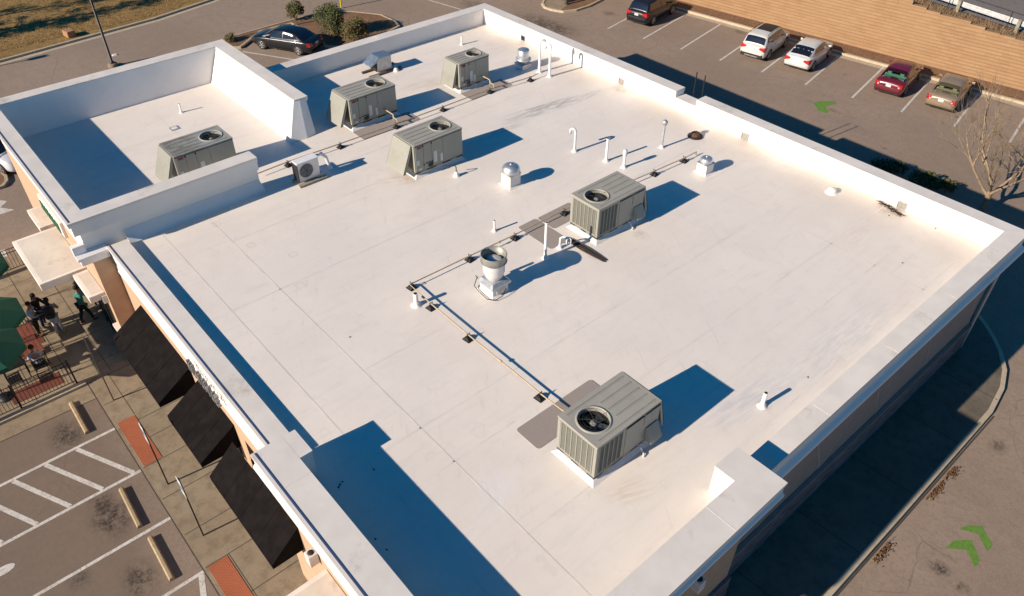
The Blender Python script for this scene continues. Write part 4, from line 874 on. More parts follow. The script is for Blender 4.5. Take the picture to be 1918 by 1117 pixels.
for k in range(40):
    a = R.uniform(0,1); c_ = Vector((a*1.0-.6, -a*.28+R.uniform(-.06,.06), .02+R.random()*.05)); d = Vector((R.uniform(-.2,.2),R.uniform(-.12,.12),R.uniform(-.02,.02))); b.tube([c_-d,c_+d], .012, 4)
x,y,_ = P(1676,392); put(b.build('twig_debris', M['hose'], None, loc=(x,y,ZR)), 'dark twigs piled at the scupper near the right roof corner', 'debris')
b = MB()
for (u,v) in ((637,908),(634,913),(641,903),(655,632),(1513,707),(1690,493),(1752,428),(703,1010),(724,1030),(700,880),(1665,404)):
    p = at(u,v,ZR); a = R.uniform(0,PI); b.hull([(p.x+.05*math.cos(a),p.y+.05*math.sin(a),ZR+.003),(p.x+.04*math.cos(a+2),p.y+.03*math.sin(a+2),ZR+.003),(p.x+.05*math.cos(a+4),p.y+.03*math.sin(a+4),ZR+.003)],[(p.x,p.y,ZR+.03),(p.x+.01,p.y,ZR+.03),(p.x,p.y+.01,ZR+.03)])
put(b.build('roof_debris', M['rubber']), kind='stuff', label='small dark scraps scattered on the white roof', cat='debris')
# ------------------------------------------------------------------ cars
def lerp(a, b, t): return tuple(x+(y-x)*t for x, y in zip(a, b))
def make_car(label, loc, heading, paint, L=4.75, Wd=1.82, Ht=1.44, suv=False, glass='car_glass', group=None, lights='wedge', roof_glass=False, cladding=False, rails=False, coupe=0.0, plate=True):
    hx, hy = heading; t = thing('parked_car', label, 'car', (loc[0],loc[1],0), math.atan2(-hx,hy), group)
    hl, hw = L/2, Wd/2
    # lower body: sections of (y, half width, underside, shoulder z, deck z)
    bz = .98 if suv else .90; hz = 1.02 if suv else .93
    if suv: secs = [(-hl,.80,.46,.84,.86),(-hl+.03,.89,.36,.95,1.00),(-hl+.16,.965,.27,1.02,1.07),(-hl*.72,1,.24,1.04,1.09),(-hl*.3,1,.24,1.02,1.07),(hl*.10,1,.24,1.0,1.06),(hl*.42,.995,.24,.98,1.06),(hl*.66,.98,.25,.95,1.03),(hl*.86,.94,.27,.88,.95),(hl-.09,.86,.30,.78,.84),(hl,.70,.40,.66,.70)]
    else: secs = [(-hl,.78,.44,.74,.76),(-hl+.03,.87,.34,.86,.90),(-hl+.14,.95,.25,.93,.985),(-hl*.74,.985,.22,.955,1.01),(-hl*.3,1,.2,.93,.97),(hl*.10,1,.2,.91,.95),(hl*.42,.995,.2,.89,.95),(hl*.66,.98,.21,.85,.91),(hl*.86,.93,.23,.77,.83),(hl-.09,.84,.27,.66,.72),(hl,.68,.36,.55,.59)]
    def section(s):
        y, w, zl, zs_, zd = s; w *= hw; m = zl+(zs_-zl)*.5
        h = [(0,zl),(w*.86,zl),(w*.95,zl+.06),(w*.985,zl+(zs_-zl)*.3),(w,m),(w*.985,zs_-.10),(w*.95,zs_-.02),(w*.88,zs_+.015),(w*.62,zd-.01),(w*.3,zd+.005),(0,zd+.01)]
        return [(x,y,z) for x,z in h]+[(-x,y,z) for x,z in reversed(h[1:-1])]
    b = MB(); rows = [section(s) for s in secs]; n = len(rows[0]); vs = [p for r in rows for p in r]
    b.add(vs, [(i*n+j,i*n+(j+1)%n,(i+1)*n+(j+1)%n,(i+1)*n+j) for i in range(len(rows)-1) for j in range(n)]+[tuple(range(n)), tuple(range(len(vs)-1,len(vs)-n-1,-1))], 0, True)
    # cabin: stations of (y, half width at the belt, half width at the roof, roof z)
    c = coupe
    if suv: st = [(-hl+.20,.90,.80,1.10),(-hl+.42,.93,.75,Ht-.13),(-hl+.62,.93,.74,Ht-.04),(-.35,.94,.74,Ht),(.35,.94,.74,Ht-.02),(.72,.93,.73,Ht-.09),(hl*.64,.90,.80,1.06)]
    else: st = [(-hl+.55-c*.22,.86,.80,1.00),(-hl+.95-c*.1,.92,.745,Ht-.20+c*.03),(-hl+1.28,.93,.715,Ht-.06),(-.30,.94,.70,Ht),(.22,.94,.70,Ht-.02),(.55,.93,.70,Ht-.09),(hl*.56,.90,.78,.955)]
    bb = 1.0 if suv else .90; see = glass != 'car_glass'
    def crow(s):
        y, wb, wr, z = s; wb *= hw; wr *= hw; zb = bb
        return [(wb,y,zb),(wb*.99,y,zb+.03),(wb+(wr-wb)*.62,y,zb+(z-zb)*.62),(wr,y,z-.055),(wr*.9,y,z-.012),(wr*.55,y,z+.012),(0,y,z+.02),(-wr*.55,y,z+.012),(-wr*.9,y,z-.012),(-wr,y,z-.055),(-(wb+(wr-wb)*.62),y,zb+(z-zb)*.62),(-wb*.99,y,zb+.03),(-wb,y,zb)]
    cr = [crow(s) for s in st]; k = len(cr[0])
    b.add([p for r in cr for p in r], [(i*k+j,i*k+j+1,(i+1)*k+j+1,(i+1)*k+j) for i in range(len(cr)-1) for j in range(k-1) if not (see and i == 0 and 3 <= j <= 8)], 0, True)
    if not see: b.add(cr[0], [tuple(range(k))])
    b.add(cr[-1], [tuple(range(k-1,-1,-1))])
    body = b.build('body', paint, t)
    def cs(s, j):                                            # a point of the cabin skin
        i = min(int(s), len(cr)-2); f = s-i; jj = min(int(j), k-2); g = j-jj
        a = lerp(cr[i][jj], cr[i][jj+1], g); d = lerp(cr[i+1][jj], cr[i+1][jj+1], g); return Vector(lerp(a,d,f))
    ctr = Vector((0,0,1.0))
    def patch(name, quad, mat, off=.010, parent=t, ns=5, nj=5):
        (s0,j0),(s1,j1),(s2,j2),(s3,j3) = quad; b = MB(); vs = []
        for a in range(ns+1):
            for e in range(nj+1):
                u_, v_ = a/ns, e/nj
                s = (s0*(1-u_)+s1*u_)*(1-v_)+(s3*(1-u_)+s2*u_)*v_; j = (j0*(1-u_)+j1*u_)*(1-v_)+(j3*(1-u_)+j2*u_)*v_
                p = cs(s,j); q = cs(min(s+.02,len(cr)-1.001),j)-cs(max(s-.02,0),j); r = cs(s,min(j+.02,k-1.001))-cs(s,max(j-.02,0)); nn = q.cross(r)
                nn = nn.normalized() if nn.length > 1e-9 else Vector((0,0,1))
                if nn.dot(p-Vector((0,p.y*.7,.6))) < 0: nn = -nn
                vs.append(p+nn*off)
        b.add(vs, [(a*(nj+1)+e,(a+1)*(nj+1)+e,(a+1)*(nj+1)+e+1,a*(nj+1)+e+1) for a in range(ns) for e in range(nj)], 0, True)
        return b.build(name, mat, parent)
    G = M[glass]; end = len(st)-1
    patch('rear_window', [(.12,3.6),(1.80 if not suv else 1.05,3.75),(1.80 if not suv else 1.05,8.25),(.12,8.4)], G)
    patch('windshield', [(end-.10,3.5),(end-1.0,3.75),(end-1.0,8.25),(end-.10,8.5)], M['car_glass'])
    for a, d in ((1.15,2.85),(9.15,10.85)):
        lo = (1.15,1.6) if a < 5 else (10.85,10.4); hi = 2.9 if a < 5 else 9.1
        patch('side_window', [(1.15,lo[0]+(.35 if a<5 else -.35)),(2.98,lo[0]),(2.98,hi),(1.9,hi)], M['car_glass'])
        patch('side_window', [(3.05,lo[0]),(end-.55,lo[0]),(end-1.05,hi),(3.05,hi)], M['car_glass'])
    if see:
        seat = M['seat_green'] if glass == 'glass_green' else M['seat_tan']
        b = MB(); b.hull([(-hw*.72,-hl+.62,.985),(hw*.72,-hl+.62,.985),(hw*.68,-hl+1.02,.99),(-hw*.68,-hl+1.02,.99)],[(-hw*.72,-hl+.62,1.0),(hw*.72,-hl+.62,1.0),(hw*.68,-hl+1.02,1.02),(-hw*.68,-hl+1.02,1.02)]); b.build('parcel_shelf', seat, t)
        b = MB(); b.box(-hw*.70,hw*.70,-hl+1.05,-hl+1.2,.7,1.08); b.build('rear_seat', seat, t)
        for x in (-.38,.38): b = MB(); b.box(x-.13,x+.13,-hl+1.06,-hl+1.16,1.08,1.24); b.build('headrest', seat, t, bevel=.03)
        b = MB(); b.box(-hw*.70,hw*.70,-hl+1.9,-hl+2.0,.7,1.2); b.build('front_seat', M['trim_black'], t)
    if roof_glass: patch('sunroof', [(2.6,4.4),(4.6,4.4),(4.6,7.6),(2.6,7.6)], M['trim_black'])
    if rails:
        for sx in (-1,1):
            b = MB(); b.tube([(sx*hw*.70,-hl+.65,Ht-.01),(sx*hw*.70,-hl+.75,Ht+.045),(sx*hw*.70,.3,Ht+.05),(sx*hw*.70,.5,Ht-.03)], .018, 6); b.build('roof_rail', M['trim_black'], t)
    # wheels
    wr_ = .36 if suv else .33
    for sx in (-1,1):
        for y in (-hl*.60, hl*.60):
            b = MB(); b.lathe([(wr_*.62,-.105),(wr_*.95,-.11),(wr_,-.08),(wr_,.08),(wr_*.95,.11),(wr_*.62,.105)], n=24)
            o = b.build('wheel', M['tyre'], t, loc=(sx*(hw-.10),y,wr_)); o.rotation_euler = (0,PI/2,0)
            b = MB()
            for q in range(5):
                a = 2*PI*q/5; b.hull([(.05*math.cos(a+.9),.05*math.sin(a+.9),sx*.085),(wr_*.62*math.cos(a+.16),wr_*.62*math.sin(a+.16),sx*.095),(wr_*.62*math.cos(a-.16),wr_*.62*math.sin(a-.16),sx*.095),(.05*math.cos(a-.9),.05*math.sin(a-.9),sx*.085)],[(.05*math.cos(a+.9),.05*math.sin(a+.9),sx*.108),(wr_*.62*math.cos(a+.13),wr_*.62*math.sin(a+.13),sx*.113),(wr_*.62*math.cos(a-.13),wr_*.62*math.sin(a-.13),sx*.113),(.05*math.cos(a-.9),.05*math.sin(a-.9),sx*.108)])
            b.lathe([(wr_*.60,sx*.09),(wr_*.66,sx*.115),(wr_*.70,sx*.108)], n=24, cap=False); b.lathe([(0,sx*.112),(.05,sx*.112)], n=12, cap=False); b.build('rim', M['rim'], o, fix=False)
            b = MB(); b.add([(sx*(hw+.002),y+(wr_+.05)*math.cos(PI*q/14),wr_+(wr_+.05)*math.sin(PI*q/14)) for q in range(15)]+[(sx*(hw+.002),y-(wr_+.05),wr_-.12),(sx*(hw+.002),y+(wr_+.05),wr_-.12)], [tuple(range(17))]); b.build('wheel_arch', M['trim_black'], t)
    # mirrors
    for sx in (-1,1):
        b = MB(); b.hull([(sx*(hw*.93),hl*.34,bb+.03),(sx*(hw+.17),hl*.34,bb+.05),(sx*(hw+.17),hl*.34+.10,bb+.05),(sx*(hw*.93),hl*.34+.12,bb+.03)],[(sx*(hw*.93),hl*.34,bb+.12),(sx*(hw+.15),hl*.34,bb+.20),(sx*(hw+.14),hl*.34+.08,bb+.19),(sx*(hw*.93),hl*.34+.1,bb+.12)]); b.build('mirror', paint, t, bevel=.02)
    # tail lamps, plate, bumper
    zt = .98 if suv else .88
    for sx in (-1,1):
        b = MB()
        if lights == 'wedge':
            b.hull([(sx*hw*.985,-hl+.18,zt-.20),(sx*hw*.91,-hl-.0,zt-.24),(sx*hw*.50,-hl-.03,zt-.10),(sx*hw*.9,-hl+.2,zt-.1)],[(sx*hw*.995,-hl+.36,zt+.055),(sx*hw*.88,-hl+.02,zt+.05),(sx*hw*.46,-hl-.01,zt+.0),(sx*hw*.9,-hl+.32,zt+.055)])
        else:
            b.hull([(sx*hw*.975,-hl+.22,zt-.20),(sx*hw*.90,-hl-.0,zt-.21),(sx*hw*.60,-hl-.015,zt-.19),(sx*hw*.7,-hl+.2,zt-.15)],[(sx*hw*.965,-hl+.24,zt+.035),(sx*hw*.86,-hl+.05,zt+.03),(sx*hw*.62,-hl+.02,zt+.02),(sx*hw*.7,-hl+.25,zt+.03)])
        o = b.build('tail_lamp', M['lamp_red'], t, bevel=.012)
        if lights != 'wedge':
            b = MB(); b.box(min(sx*hw*.64,sx*hw*.74),max(sx*hw*.64,sx*hw*.74),-hl-.03,-hl+.05,zt-.16,zt-.08); b.build('reverse_lamp', M['lamp_clear'], o)
        b = MB(); b.hull([(sx*hw*.9,hl-.22,.56),(sx*hw*.48,hl-.06,.54),(sx*hw*.48,hl-.2,.54),(sx*hw*.86,hl-.36,.56)],[(sx*hw*.9,hl-.36,.74),(sx*hw*.5,hl-.13,.68),(sx*hw*.5,hl-.25,.69),(sx*hw*.86,hl-.45,.74)]); b.build('headlamp', M['lamp_clear'], t)
    if plate:
        b = MB(); b.box(-.155,.155,-hl-.025,-hl+.05,zt-.20,zt-.05); b.build('licence_plate', M['plate'], t)
    b = MB(); z0 = .34; w_ = hw*.84
    b.hull([(-w_,-hl+.02,z0-.06),(-w_*.9,-hl-.03,z0-.06),(w_*.9,-hl-.03,z0-.06),(w_,-hl+.02,z0-.06)],[(-w_,-hl+.02,z0+(.20 if cladding else .02)),(-w_*.9,-hl-.03,z0+(.14 if cladding else .02)),(w_*.9,-hl-.03,z0+(.14 if cladding else .02)),(w_,-hl+.02,z0+(.20 if cladding else .02))]); lo = b.build('lower_bumper', M['trim_black'], t)
    b = MB(); b.hull([(-w_*.98,-hl+.05,.50),(-w_*.9,-hl-.035,.47),(w_*.9,-hl-.035,.47),(w_*.98,-hl+.05,.50)],[(-w_*.98,-hl+.05,.64),(-w_*.88,-hl-.02,.66),(w_*.88,-hl-.02,.66),(w_*.98,-hl+.05,.64)]); b.build('bumper', paint, t, bevel=.03)
    if cladding:
        b = MB(); b.hull([(-w_*1.0,-hl+.06,.30),(-w_*.92,-hl-.042,.30),(w_*.92,-hl-.042,.30),(w_*1.0,-hl+.06,.30)],[(-w_*1.0,-hl+.06,.60),(-w_*.92,-hl-.042,.50),(w_*.92,-hl-.042,.50),(w_*1.0,-hl+.06,.60)]); b.build('cladding', M['trim_black'], t)
        b = MB(); b.box(-w_*.6,w_*.6,-hl-.045,-hl-.02,z0-.02,z0+.06); b.build('skid_plate', M['rim'], lo)
    for sx in (-1,1): b = MB(); b.box(sx*(hw*1.0)-.012,sx*(hw*1.0)+.012,-hl*.36,hl*.36,.22,.30); b.build('sill', M['trim_black'] if suv else paint, t)
    for sx in (-1,1):
        for y in (-.35,.55,): b = MB(); b.box(sx*hw*.995-.006,sx*hw*.995+.006,y,y+.17,.80,.83); b.build('door_handle', paint, t)
    return t
def paint(name, c, rough=.3, dirt=None): return plain(name, c, rough, var=.04, scale=2, coat=.9, dirt=dirt)
PW = paint('paint_white', (.60,.59,.575)); PW2 = paint('paint_pearl', (.58,.57,.53)); PK = plain('paint_black', (.007,.008,.012), .3, var=.04, scale=2, coat=.5); PD = plain('paint_dark', (.010,.010,.013), .35, var=.04, scale=2, coat=.35)
PR = paint('paint_maroon', (.125,.010,.022)); PG = paint('paint_gold', (.235,.175,.115), dirt=((.16,.13,.10),.5)); PS = paint('paint_silver_white', (.62,.63,.66))
M['glass_green'] = mat_clear('glass_green', (.45,.70,.58)); M['glass_tan'] = mat_clear('glass_tan', (.62,.66,.58)); M['seat_green'] = plain('seat_grey', (.30,.34,.31), .8); M['seat_tan'] = plain('seat_tan', (.40,.36,.25), .8)
HEAD = (ST.x, ST.y)
def row_car(uvl, uvr, label, pnt, L, Wd, Ht, **k):
    a = at(*uvl,.35); d = at(*uvr,.35); m = (a+d)/2; c = m+ST*(L/2)
    return make_car(label, (c.x,c.y), HEAD, pnt, L, Wd, Ht, group='cars in the rear row of stalls', **k)
row_car((1168,33),(1214,47),'dark sport utility car at the upper left end of the row', PD, 4.75,1.90,1.68, suv=True, lights='wedge', rails=True)
row_car((1382,97),(1431,112),'white sport utility car with dark glass roof panel', PW2, 4.55,1.86,1.66, suv=True, lights='wedge', roof_glass=True, cladding=True, rails=True)
row_car((1464,118),(1515,132),'white four door sedan with dark rear window', PW, 4.65,1.82,1.42, lights='wedge', coupe=1.0)
row_car((1635,164),(1686,180),'dark red sedan with greenish rear window', PR, 4.80,1.82,1.47, lights='block', glass='glass_green')
row_car((1731,193),(1785,208),'dusty gold sedan, last of the row beside the bare tree', PG, 4.70,1.80,1.46, lights='block', glass='glass_tan')
hd = Vector((-2.65,-1.41,0)).normalized(); rr = Vector((hd.y,-hd.x,0)); c = Vector((-15.10,14.80,0))+rr*.82
make_car('black sedan parked nose out beside the round shrubs', (c.x,c.y), (hd.x,hd.y), PK, 4.85,1.83,1.46, lights='block')
make_car('white car half hidden by the raised corner parapet', (-11.6,-3.75), (.93,.36), PS, 4.6,1.84,1.62, suv=True)

# ------------------------------------------------------------------ plants
def leaf_cloud(b, c, rad, n, size, R, bumps=7, mats=1, skew=1.0):
    lobes = []
    for k in range(bumps):
        a = R.uniform(0,2*PI); e = R.uniform(-.3,1)**1; r = .55
        lobes.append((Vector((math.cos(a)*r*(1-abs(e)*.4)*rad[0], math.sin(a)*r*(1-abs(e)*.4)*rad[1], e*.55*rad[2])), R.uniform(.42,.62)))
    for k in range(n):
        o, s = R.choice(lobes); d = Vector((R.gauss(0,1),R.gauss(0,1),R.gauss(0,1))).normalized(); rr_ = R.random()**.33
        p = Vector(c)+o+Vector((d.x*rad[0]*s*rr_, d.y*rad[1]*s*rr_, d.z*rad[2]*s*rr_))
        if p.z < .04: continue
        t1 = Vector((R.gauss(0,1),R.gauss(0,1),R.gauss(0,1))).normalized(); t2 = t1.orthogonal().normalized(); l = size*R.uniform(.6,1.4)
        b.add([p-t1*l, p+t2*l*.45, p+t1*l, p-t2*l*.45], [(0,1,2,3)], R.randrange(mats))
def shrub(uv, rad, n, label, mats, seed, z=.0, size=.06):
    p = at(*uv,z); t = thing('shrub', label, 'shrub', (p.x,p.y,0)); R = random.Random(seed)
    b = MB(); leaf_cloud(b,(0,0,rad[2]*.95),rad,n,size,R,9,len(mats)); b.build('foliage', mats, t, fix=False)
    b = MB()
    for k in range(6): a = 2*PI*k/6; b.tube([(0,0,0),(.25*rad[0]*math.cos(a),.25*rad[1]*math.sin(a),rad[2]*.6),(.6*rad[0]*math.cos(a),.6*rad[1]*math.sin(a),rad[2]*1.2)],[.03,.02,.008],5)
    b.build('stem', M['twig'], t)
shrub((555,40),(.72,.72,.78),2600,'small round bushy shrub at the far kerb behind the black sedan',[M['leaf_a'],M['leaf_a'],M['leaf_b']],11)
shrub((620,72),(1.18,1.18,1.28),5200,'largest dense green shrub behind the black sedan',[M['leaf_a'],M['leaf_c'],M['leaf_a']],12)
shrub((665,84),(1.02,1.0,1.0),3600,'brownish olive shrub nearest the roof edge',[M['leaf_b'],M['leaf_a'],M['leaf_b']],13)
shrub((636,68),(.42,.42,.40),700,'knee high olive shrub between two larger shrubs',[M['leaf_b'],M['leaf_a']],14)
shrub((433,80),(.5,.45,.35),600,'low sparse shrub in front of the black sedan bonnet',[M['leaf_a'],M['leaf_b']],15)
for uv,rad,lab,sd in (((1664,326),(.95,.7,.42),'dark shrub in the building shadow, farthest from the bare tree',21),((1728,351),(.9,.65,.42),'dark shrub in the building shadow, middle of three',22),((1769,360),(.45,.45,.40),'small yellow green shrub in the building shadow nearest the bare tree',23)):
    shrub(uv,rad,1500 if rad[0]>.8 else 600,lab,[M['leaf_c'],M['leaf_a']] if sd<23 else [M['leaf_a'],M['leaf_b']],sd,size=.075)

def bare_tree(base, h, label, seed, spread=.75, lean=(0,0), trunk_r=.11, fork=.22, twigs=True, nm='bare_tree'):
    R = random.Random(seed); t = thing(nm, label, 'tree', (base[0],base[1],0))
    tb, lb = MB(), MB(); cnt = [0]
    top = Vector((lean[0]*fork,lean[1]*fork,h*fork)); tb.tube([(0,0,-.02),(0,0,.15),top*.6+Vector((.03,0,0)),top],[trunk_r*1.35,trunk_r*1.1,trunk_r,trunk_r*.92],9)
    def grow(p, d, l, r, lev):
        cnt[0] += 1
        if cnt[0] > 2600: return
        pts = [p]; q = p; dd = d.copy(); n = 4
        for i in range(n):
            dd = (dd+Vector((R.gauss(0,.10),R.gauss(0,.10),R.gauss(.04,.06)))).normalized(); q = q+dd*l/n; pts.append(q)
        lb.tube(pts,[r*(1-.5*i/n) for i in range(n+1)],6 if lev<2 else (4 if lev < 4 else 3),cap=False)
        if lev >= 5: return
        kids = [3,3,3,3,3][lev]
        for kk in range(kids):
            f = R.uniform(.35,1.0) if kk else 1.0; i = min(int(f*n),n-1); s = pts[i]+(pts[i+1]-pts[i])*(f*n-i)
            ax = Vector((R.gauss(0,1),R.gauss(0,1),R.gauss(0,1))).cross(dd).normalized(); an = R.uniform(.25,.62) if kk else R.uniform(.05,.25)
            nd = (dd*math.cos(an)+ax*math.sin(an)+Vector((0,0,.10))).normalized()
            grow(s, nd, l*R.uniform(.55,.82), r*(.52 if kk else .56), lev+1)
    m = 5
    for k in range(m):
        a = 2*PI*k/m+R.uniform(-.4,.4); e = R.uniform(.75,1.15)*spread
        d = Vector((math.cos(a)*e+lean[0]/h, math.sin(a)*e+lean[1]/h, 1)).normalized(); grow(top*R.uniform(.72,1.0), d, h*R.uniform(.27,.36), trunk_r*.62, 0)
    tb.build('trunk', M['bark'], t); lb.build('crown', M['twig'], t, fix=False); return t
p = at(1836,398,0); bare_tree((p.x,p.y), 6.3, 'bare tan tree with forked branches beside the rear drive', 31, 1.0, trunk_r=.14, fork=.2)
p = at(1935,420,0); bare_tree((p.x+.2,p.y+.2), 6.0, 'bare tree at the right picture edge, only its outer twigs in view', 37, 1.0, trunk_r=.13, fork=.2)
def pine(x, y, h, label, seed):
    t = thing('pine_tree', label, 'tree', (x,y,0)); R = random.Random(seed)
    b = MB(); b.tube([(0,0,0),(.1,.05,h*.5),(.05,0,h*.97)],[.22,.15,.03],9); b.build('trunk', M['bark'], t)
    b = MB()
    for k in range(38):
        z = h*R.uniform(.35,.98); a = R.uniform(0,2*PI); r = (1-(z/h))*h*.32+.35
        c = (math.cos(a)*r*R.uniform(.3,1), math.sin(a)*r*R.uniform(.3,1), z); leaf_cloud(b,c,(.9,.9,.4),62,.10,R,3,2)
        b.tube([(0,0,z-.3),c],[.035,.012],4)
    b.build('crown', [M['leaf_c'],M['leaf_a']], t, fix=False)
for u,v,h,sd in ((60,22,10,61),(160,30,9,62),(20,62,8.5,63)):
    p = at(u,v,0); pine(p.x-.2829*h*.68, p.y-2.1181*h*.68, h, {61:'tallest pine outside the picture shading the dry lawn',62:'pine outside the picture nearest the lamp post',63:'shortest pine outside the picture by the road kerb'}[sd], sd)

# ------------------------------------------------------------------ side and rear islands
def island(px, name, top, inner=.17):
    """a raised bed: kerb along the pixel outline, soil inside"""
    pts = [at(u,v,0) for u,v in px]
    b = MB(); P2 = [(p.x,p.y) for p in pts]
    if sum((P2[i][0]-P2[i-1][0])*(P2[i][1]+P2[i-1][1]) for i in range(len(P2))) > 0: P2.reverse()
    b.sweep(P2+[P2[0],], [(0,0),(-.02,.14),(-inner,.15),(-inner,0)]); struct(b.build(name+'_kerb', M['kerb']))
    n = len(P2); c = Vector((sum(p[0] for p in P2)/n, sum(p[1] for p in P2)/n)); q = []
    for i in range(n):
        v = Vector(P2[i])-c; q.append((Vector(P2[i])-v.normalized()*.12))
    b = MB(); b.poly([(p.x,p.y,.12) for p in q]); struct(b.build(name+'_bed', top))
island([(395,96),(430,72),(520,47),(560,36),(610,24),(660,24),(715,30),(742,42),(750,52),(700,78),(640,92),(610,90),(590,70),(545,48),(490,62),(452,92)], 'shrub_island', M['mulch'])
island([(1014,9),(1018,16),(1032,21),(1055,25),(1080,22),(1105,14),(1128,2),(1145,-14),(1040,-14),(1020,-3)], 'lamp_island', M['mulch'])
b = MB(); b.poly([at(u,v,.128) for u,v in [(1021,7),(1030,16),(1050,20),(1064,8),(1075,-6),(1040,-12),(1026,-4)]]); struct(b.build('island_slab', M['concrete']))
p = at(1062,8,.13); t = thing('utility_post', 'dark square post standing on the small kerbed island', 'post', (p.x,p.y,.13))
b = MB(); b.box(-.14,.14,-.14,.14,0,.08); b.build('base_plate', M['rail'], t); b = MB(); b.tube([(0,0,.08),(0,0,4.5)], .11, 10); b.box(-.65,-.25,-.12,.12,.25,1.3); b.build('pole', M['post'], t)
island([(-16,326),(-4,322),(8,324),(16,332),(18,342),(10,352),(-4,357),(-16,352)], 'corner_island', M['mulch'])
p = at(632,22,0); b = MB(); b.tube([(0,0,0),(0,0,2.3)], .055, 10); b.lathe([(.09,0),(.09,.05)], n=12)
put(b.build('yellow_post', plain('post_yellow', (.55,.48,.03), .5), None, loc=(p.x-.4,p.y+.6,.1)), 'slim yellow post rising behind the largest shrub', 'post')
# lamp posts
def lamp_post(x,y,h,label,arm=(0,1)):
    t = thing('lamp_post', label, 'lamp post', (x,y,0))
    b = MB(); b.lathe([(.30,0),(.30,.18),(.27,.20),(0,.205)], n=20); b.build('footing', M['concrete'], t)
    b = MB(); b.lathe([(.14,.2),(.14,.32),(.085,.36),(.060,h),(.0,h+.02)], n=12); b.build('pole', M['post'], t)
    b = MB(); b.tube([(0,0,h-.15),(arm[0]*.5,arm[1]*.5,h-.12)], .035, 8); b.build('arm', M['post'], t)
    b = MB(); b.box(min(arm[0]*.4,arm[0]*1.2)-.22,max(arm[0]*.4,arm[0]*1.2)+.22,min(arm[1]*.4,arm[1]*1.2)-.22,max(arm[1]*.4,arm[1]*1.2)+.22,h-.2,h); b.build('lamp_head', M['post'], t, bevel=.03)
p = at(212,124,0); lamp_post(p.x,p.y,8.0,'dark lamp post on a round concrete footing beside the left road',(-1,0))
p = at(58,113,0); lamp_post(p.x-.2829*7.6,p.y-2.1181*7.6,7.7,'dark lamp post left of the picture whose head shadows the road',(0,.6))
p = at(134,70,.1); b = MB(); b.box(-.36,.36,-.26,.26,0,.44); b.box(-.34,.34,-.30,-.262,.02,.42)
put(b.build('utility_box', plain('box_tan', (.36,.19,.10), .8), None, loc=(p.x-.25,p.y,.1), rz=.2, bevel=.03), 'small tan utility box at the edge of the dry lawn', 'utility box')
b = MB(); R = random.Random(4)
for (u,v) in ((213,104),(216,103),(203,22)):
    q = at(u,v,.02); b.hull([(q.x-.16,q.y-.08,.005),(q.x+.1,q.y-.12,.005),(q.x+.14,q.y+.1,.005),(q.x-.1,q.y+.12,.005)],[(q.x-.1,q.y-.05,.07),(q.x+.05,q.y-.06,.09),(q.x+.08,q.y+.06,.06),(q.x-.05,q.y+.07,.08)])
put(b.build('paper_litter', M['pvc']), kind='stuff', label='white paper litter beside the lamp post footing', cat='litter')

# ------------------------------------------------------------------ rear bank: kerb, mulch, block wall, verge, road, guardrail
A = at(1345,40,0); B = at(1918,197,0)                        # kerb face on the ground
ax = (B-A).normalized(); ay = Vector((-ax.y,ax.x,0))
def K(s, d, z): p = A+ax*s+ay*d; return (p.x,p.y,z)
def run(name, s0, s1, prof_, mat, kind='structure'):
    b = MB(); n = len(prof_); b.add([K(s0,d,z) for d,z in prof_]+[K(s1,d,z) for d,z in prof_], [(j,(j+1)%n,n+(j+1)%n,n+j) for j in range(n)]+[tuple(range(n)),tuple(range(2*n-1,n-1,-1))])
    return struct(b.build(name, mat)) if kind else b.build(name, mat)
run('rear_kerb', -8, 60, [(0,0),(.02,.14),(.2,.15),(.2,0)], M['kerb'])
run('rear_gutter', -8, 60, [(-.5,.002),(-.5,.0035),(0,.0035),(0,.002)], M['kerb'])
b = MB(); 
b.add([K(-10,.2,.13),K(60,.2,.13),K(60,2.1,.25),K(-10,2.1,.25)], [(0,1,2,3)]); struct(b.build('mulch_strip', M['mulch']))
# block wall, its top stepping down towards the right
w0, w1 = at(1360,26,.15), at(1918,173,.15)
fs = lambda p: ((p-A).dot(ax), (p-A).dot(ay))
dW = (fs(w0)[1]+fs(w1)[1])/2; sk = (fs(w1)[1]-fs(w0)[1])/(fs(w1)[0]-fs(w0)[0]); 
def wd(s): return fs(w0)[1]+sk*(s-fs(w0)[0])
def topz(u, v, s_guess=None):
    """s and z where the photo's wall top at u, v meets the battered wall"""
    best = None
    for k in range(20,80):
        z = k*.1; p = at(u,v,z); s, d = fs(p); e = abs(d-(wd(s)+.12*z))
        if best is None or e < best[0]: best = (e, s, z)
    return best[1], best[2]
steps = [topz(u,v) for u,v in ((1400,-95),(1560,-40),(1683,3),(1733,22),(1816,50),(1871,68),(1918,84))]
t = thing('retaining_wall', 'tan concrete block retaining wall with stepped top behind the parked cars', 'wall', K(0,dW,0))
sl = [steps[0][0]-40]+[p[0] for p in steps[1:]]+[60]; zl = [p[1] for p in steps]
ang = math.atan2(ax.y,ax.x)
class LB(MB): pass
bw = MB()
def Kw(s,z,off=0): return Vector(K(s, wd(s)+.12*z+off, z))
T0 = Vector(t.location)
Rz = Matrix.Rotation(-ang,3,'Z')
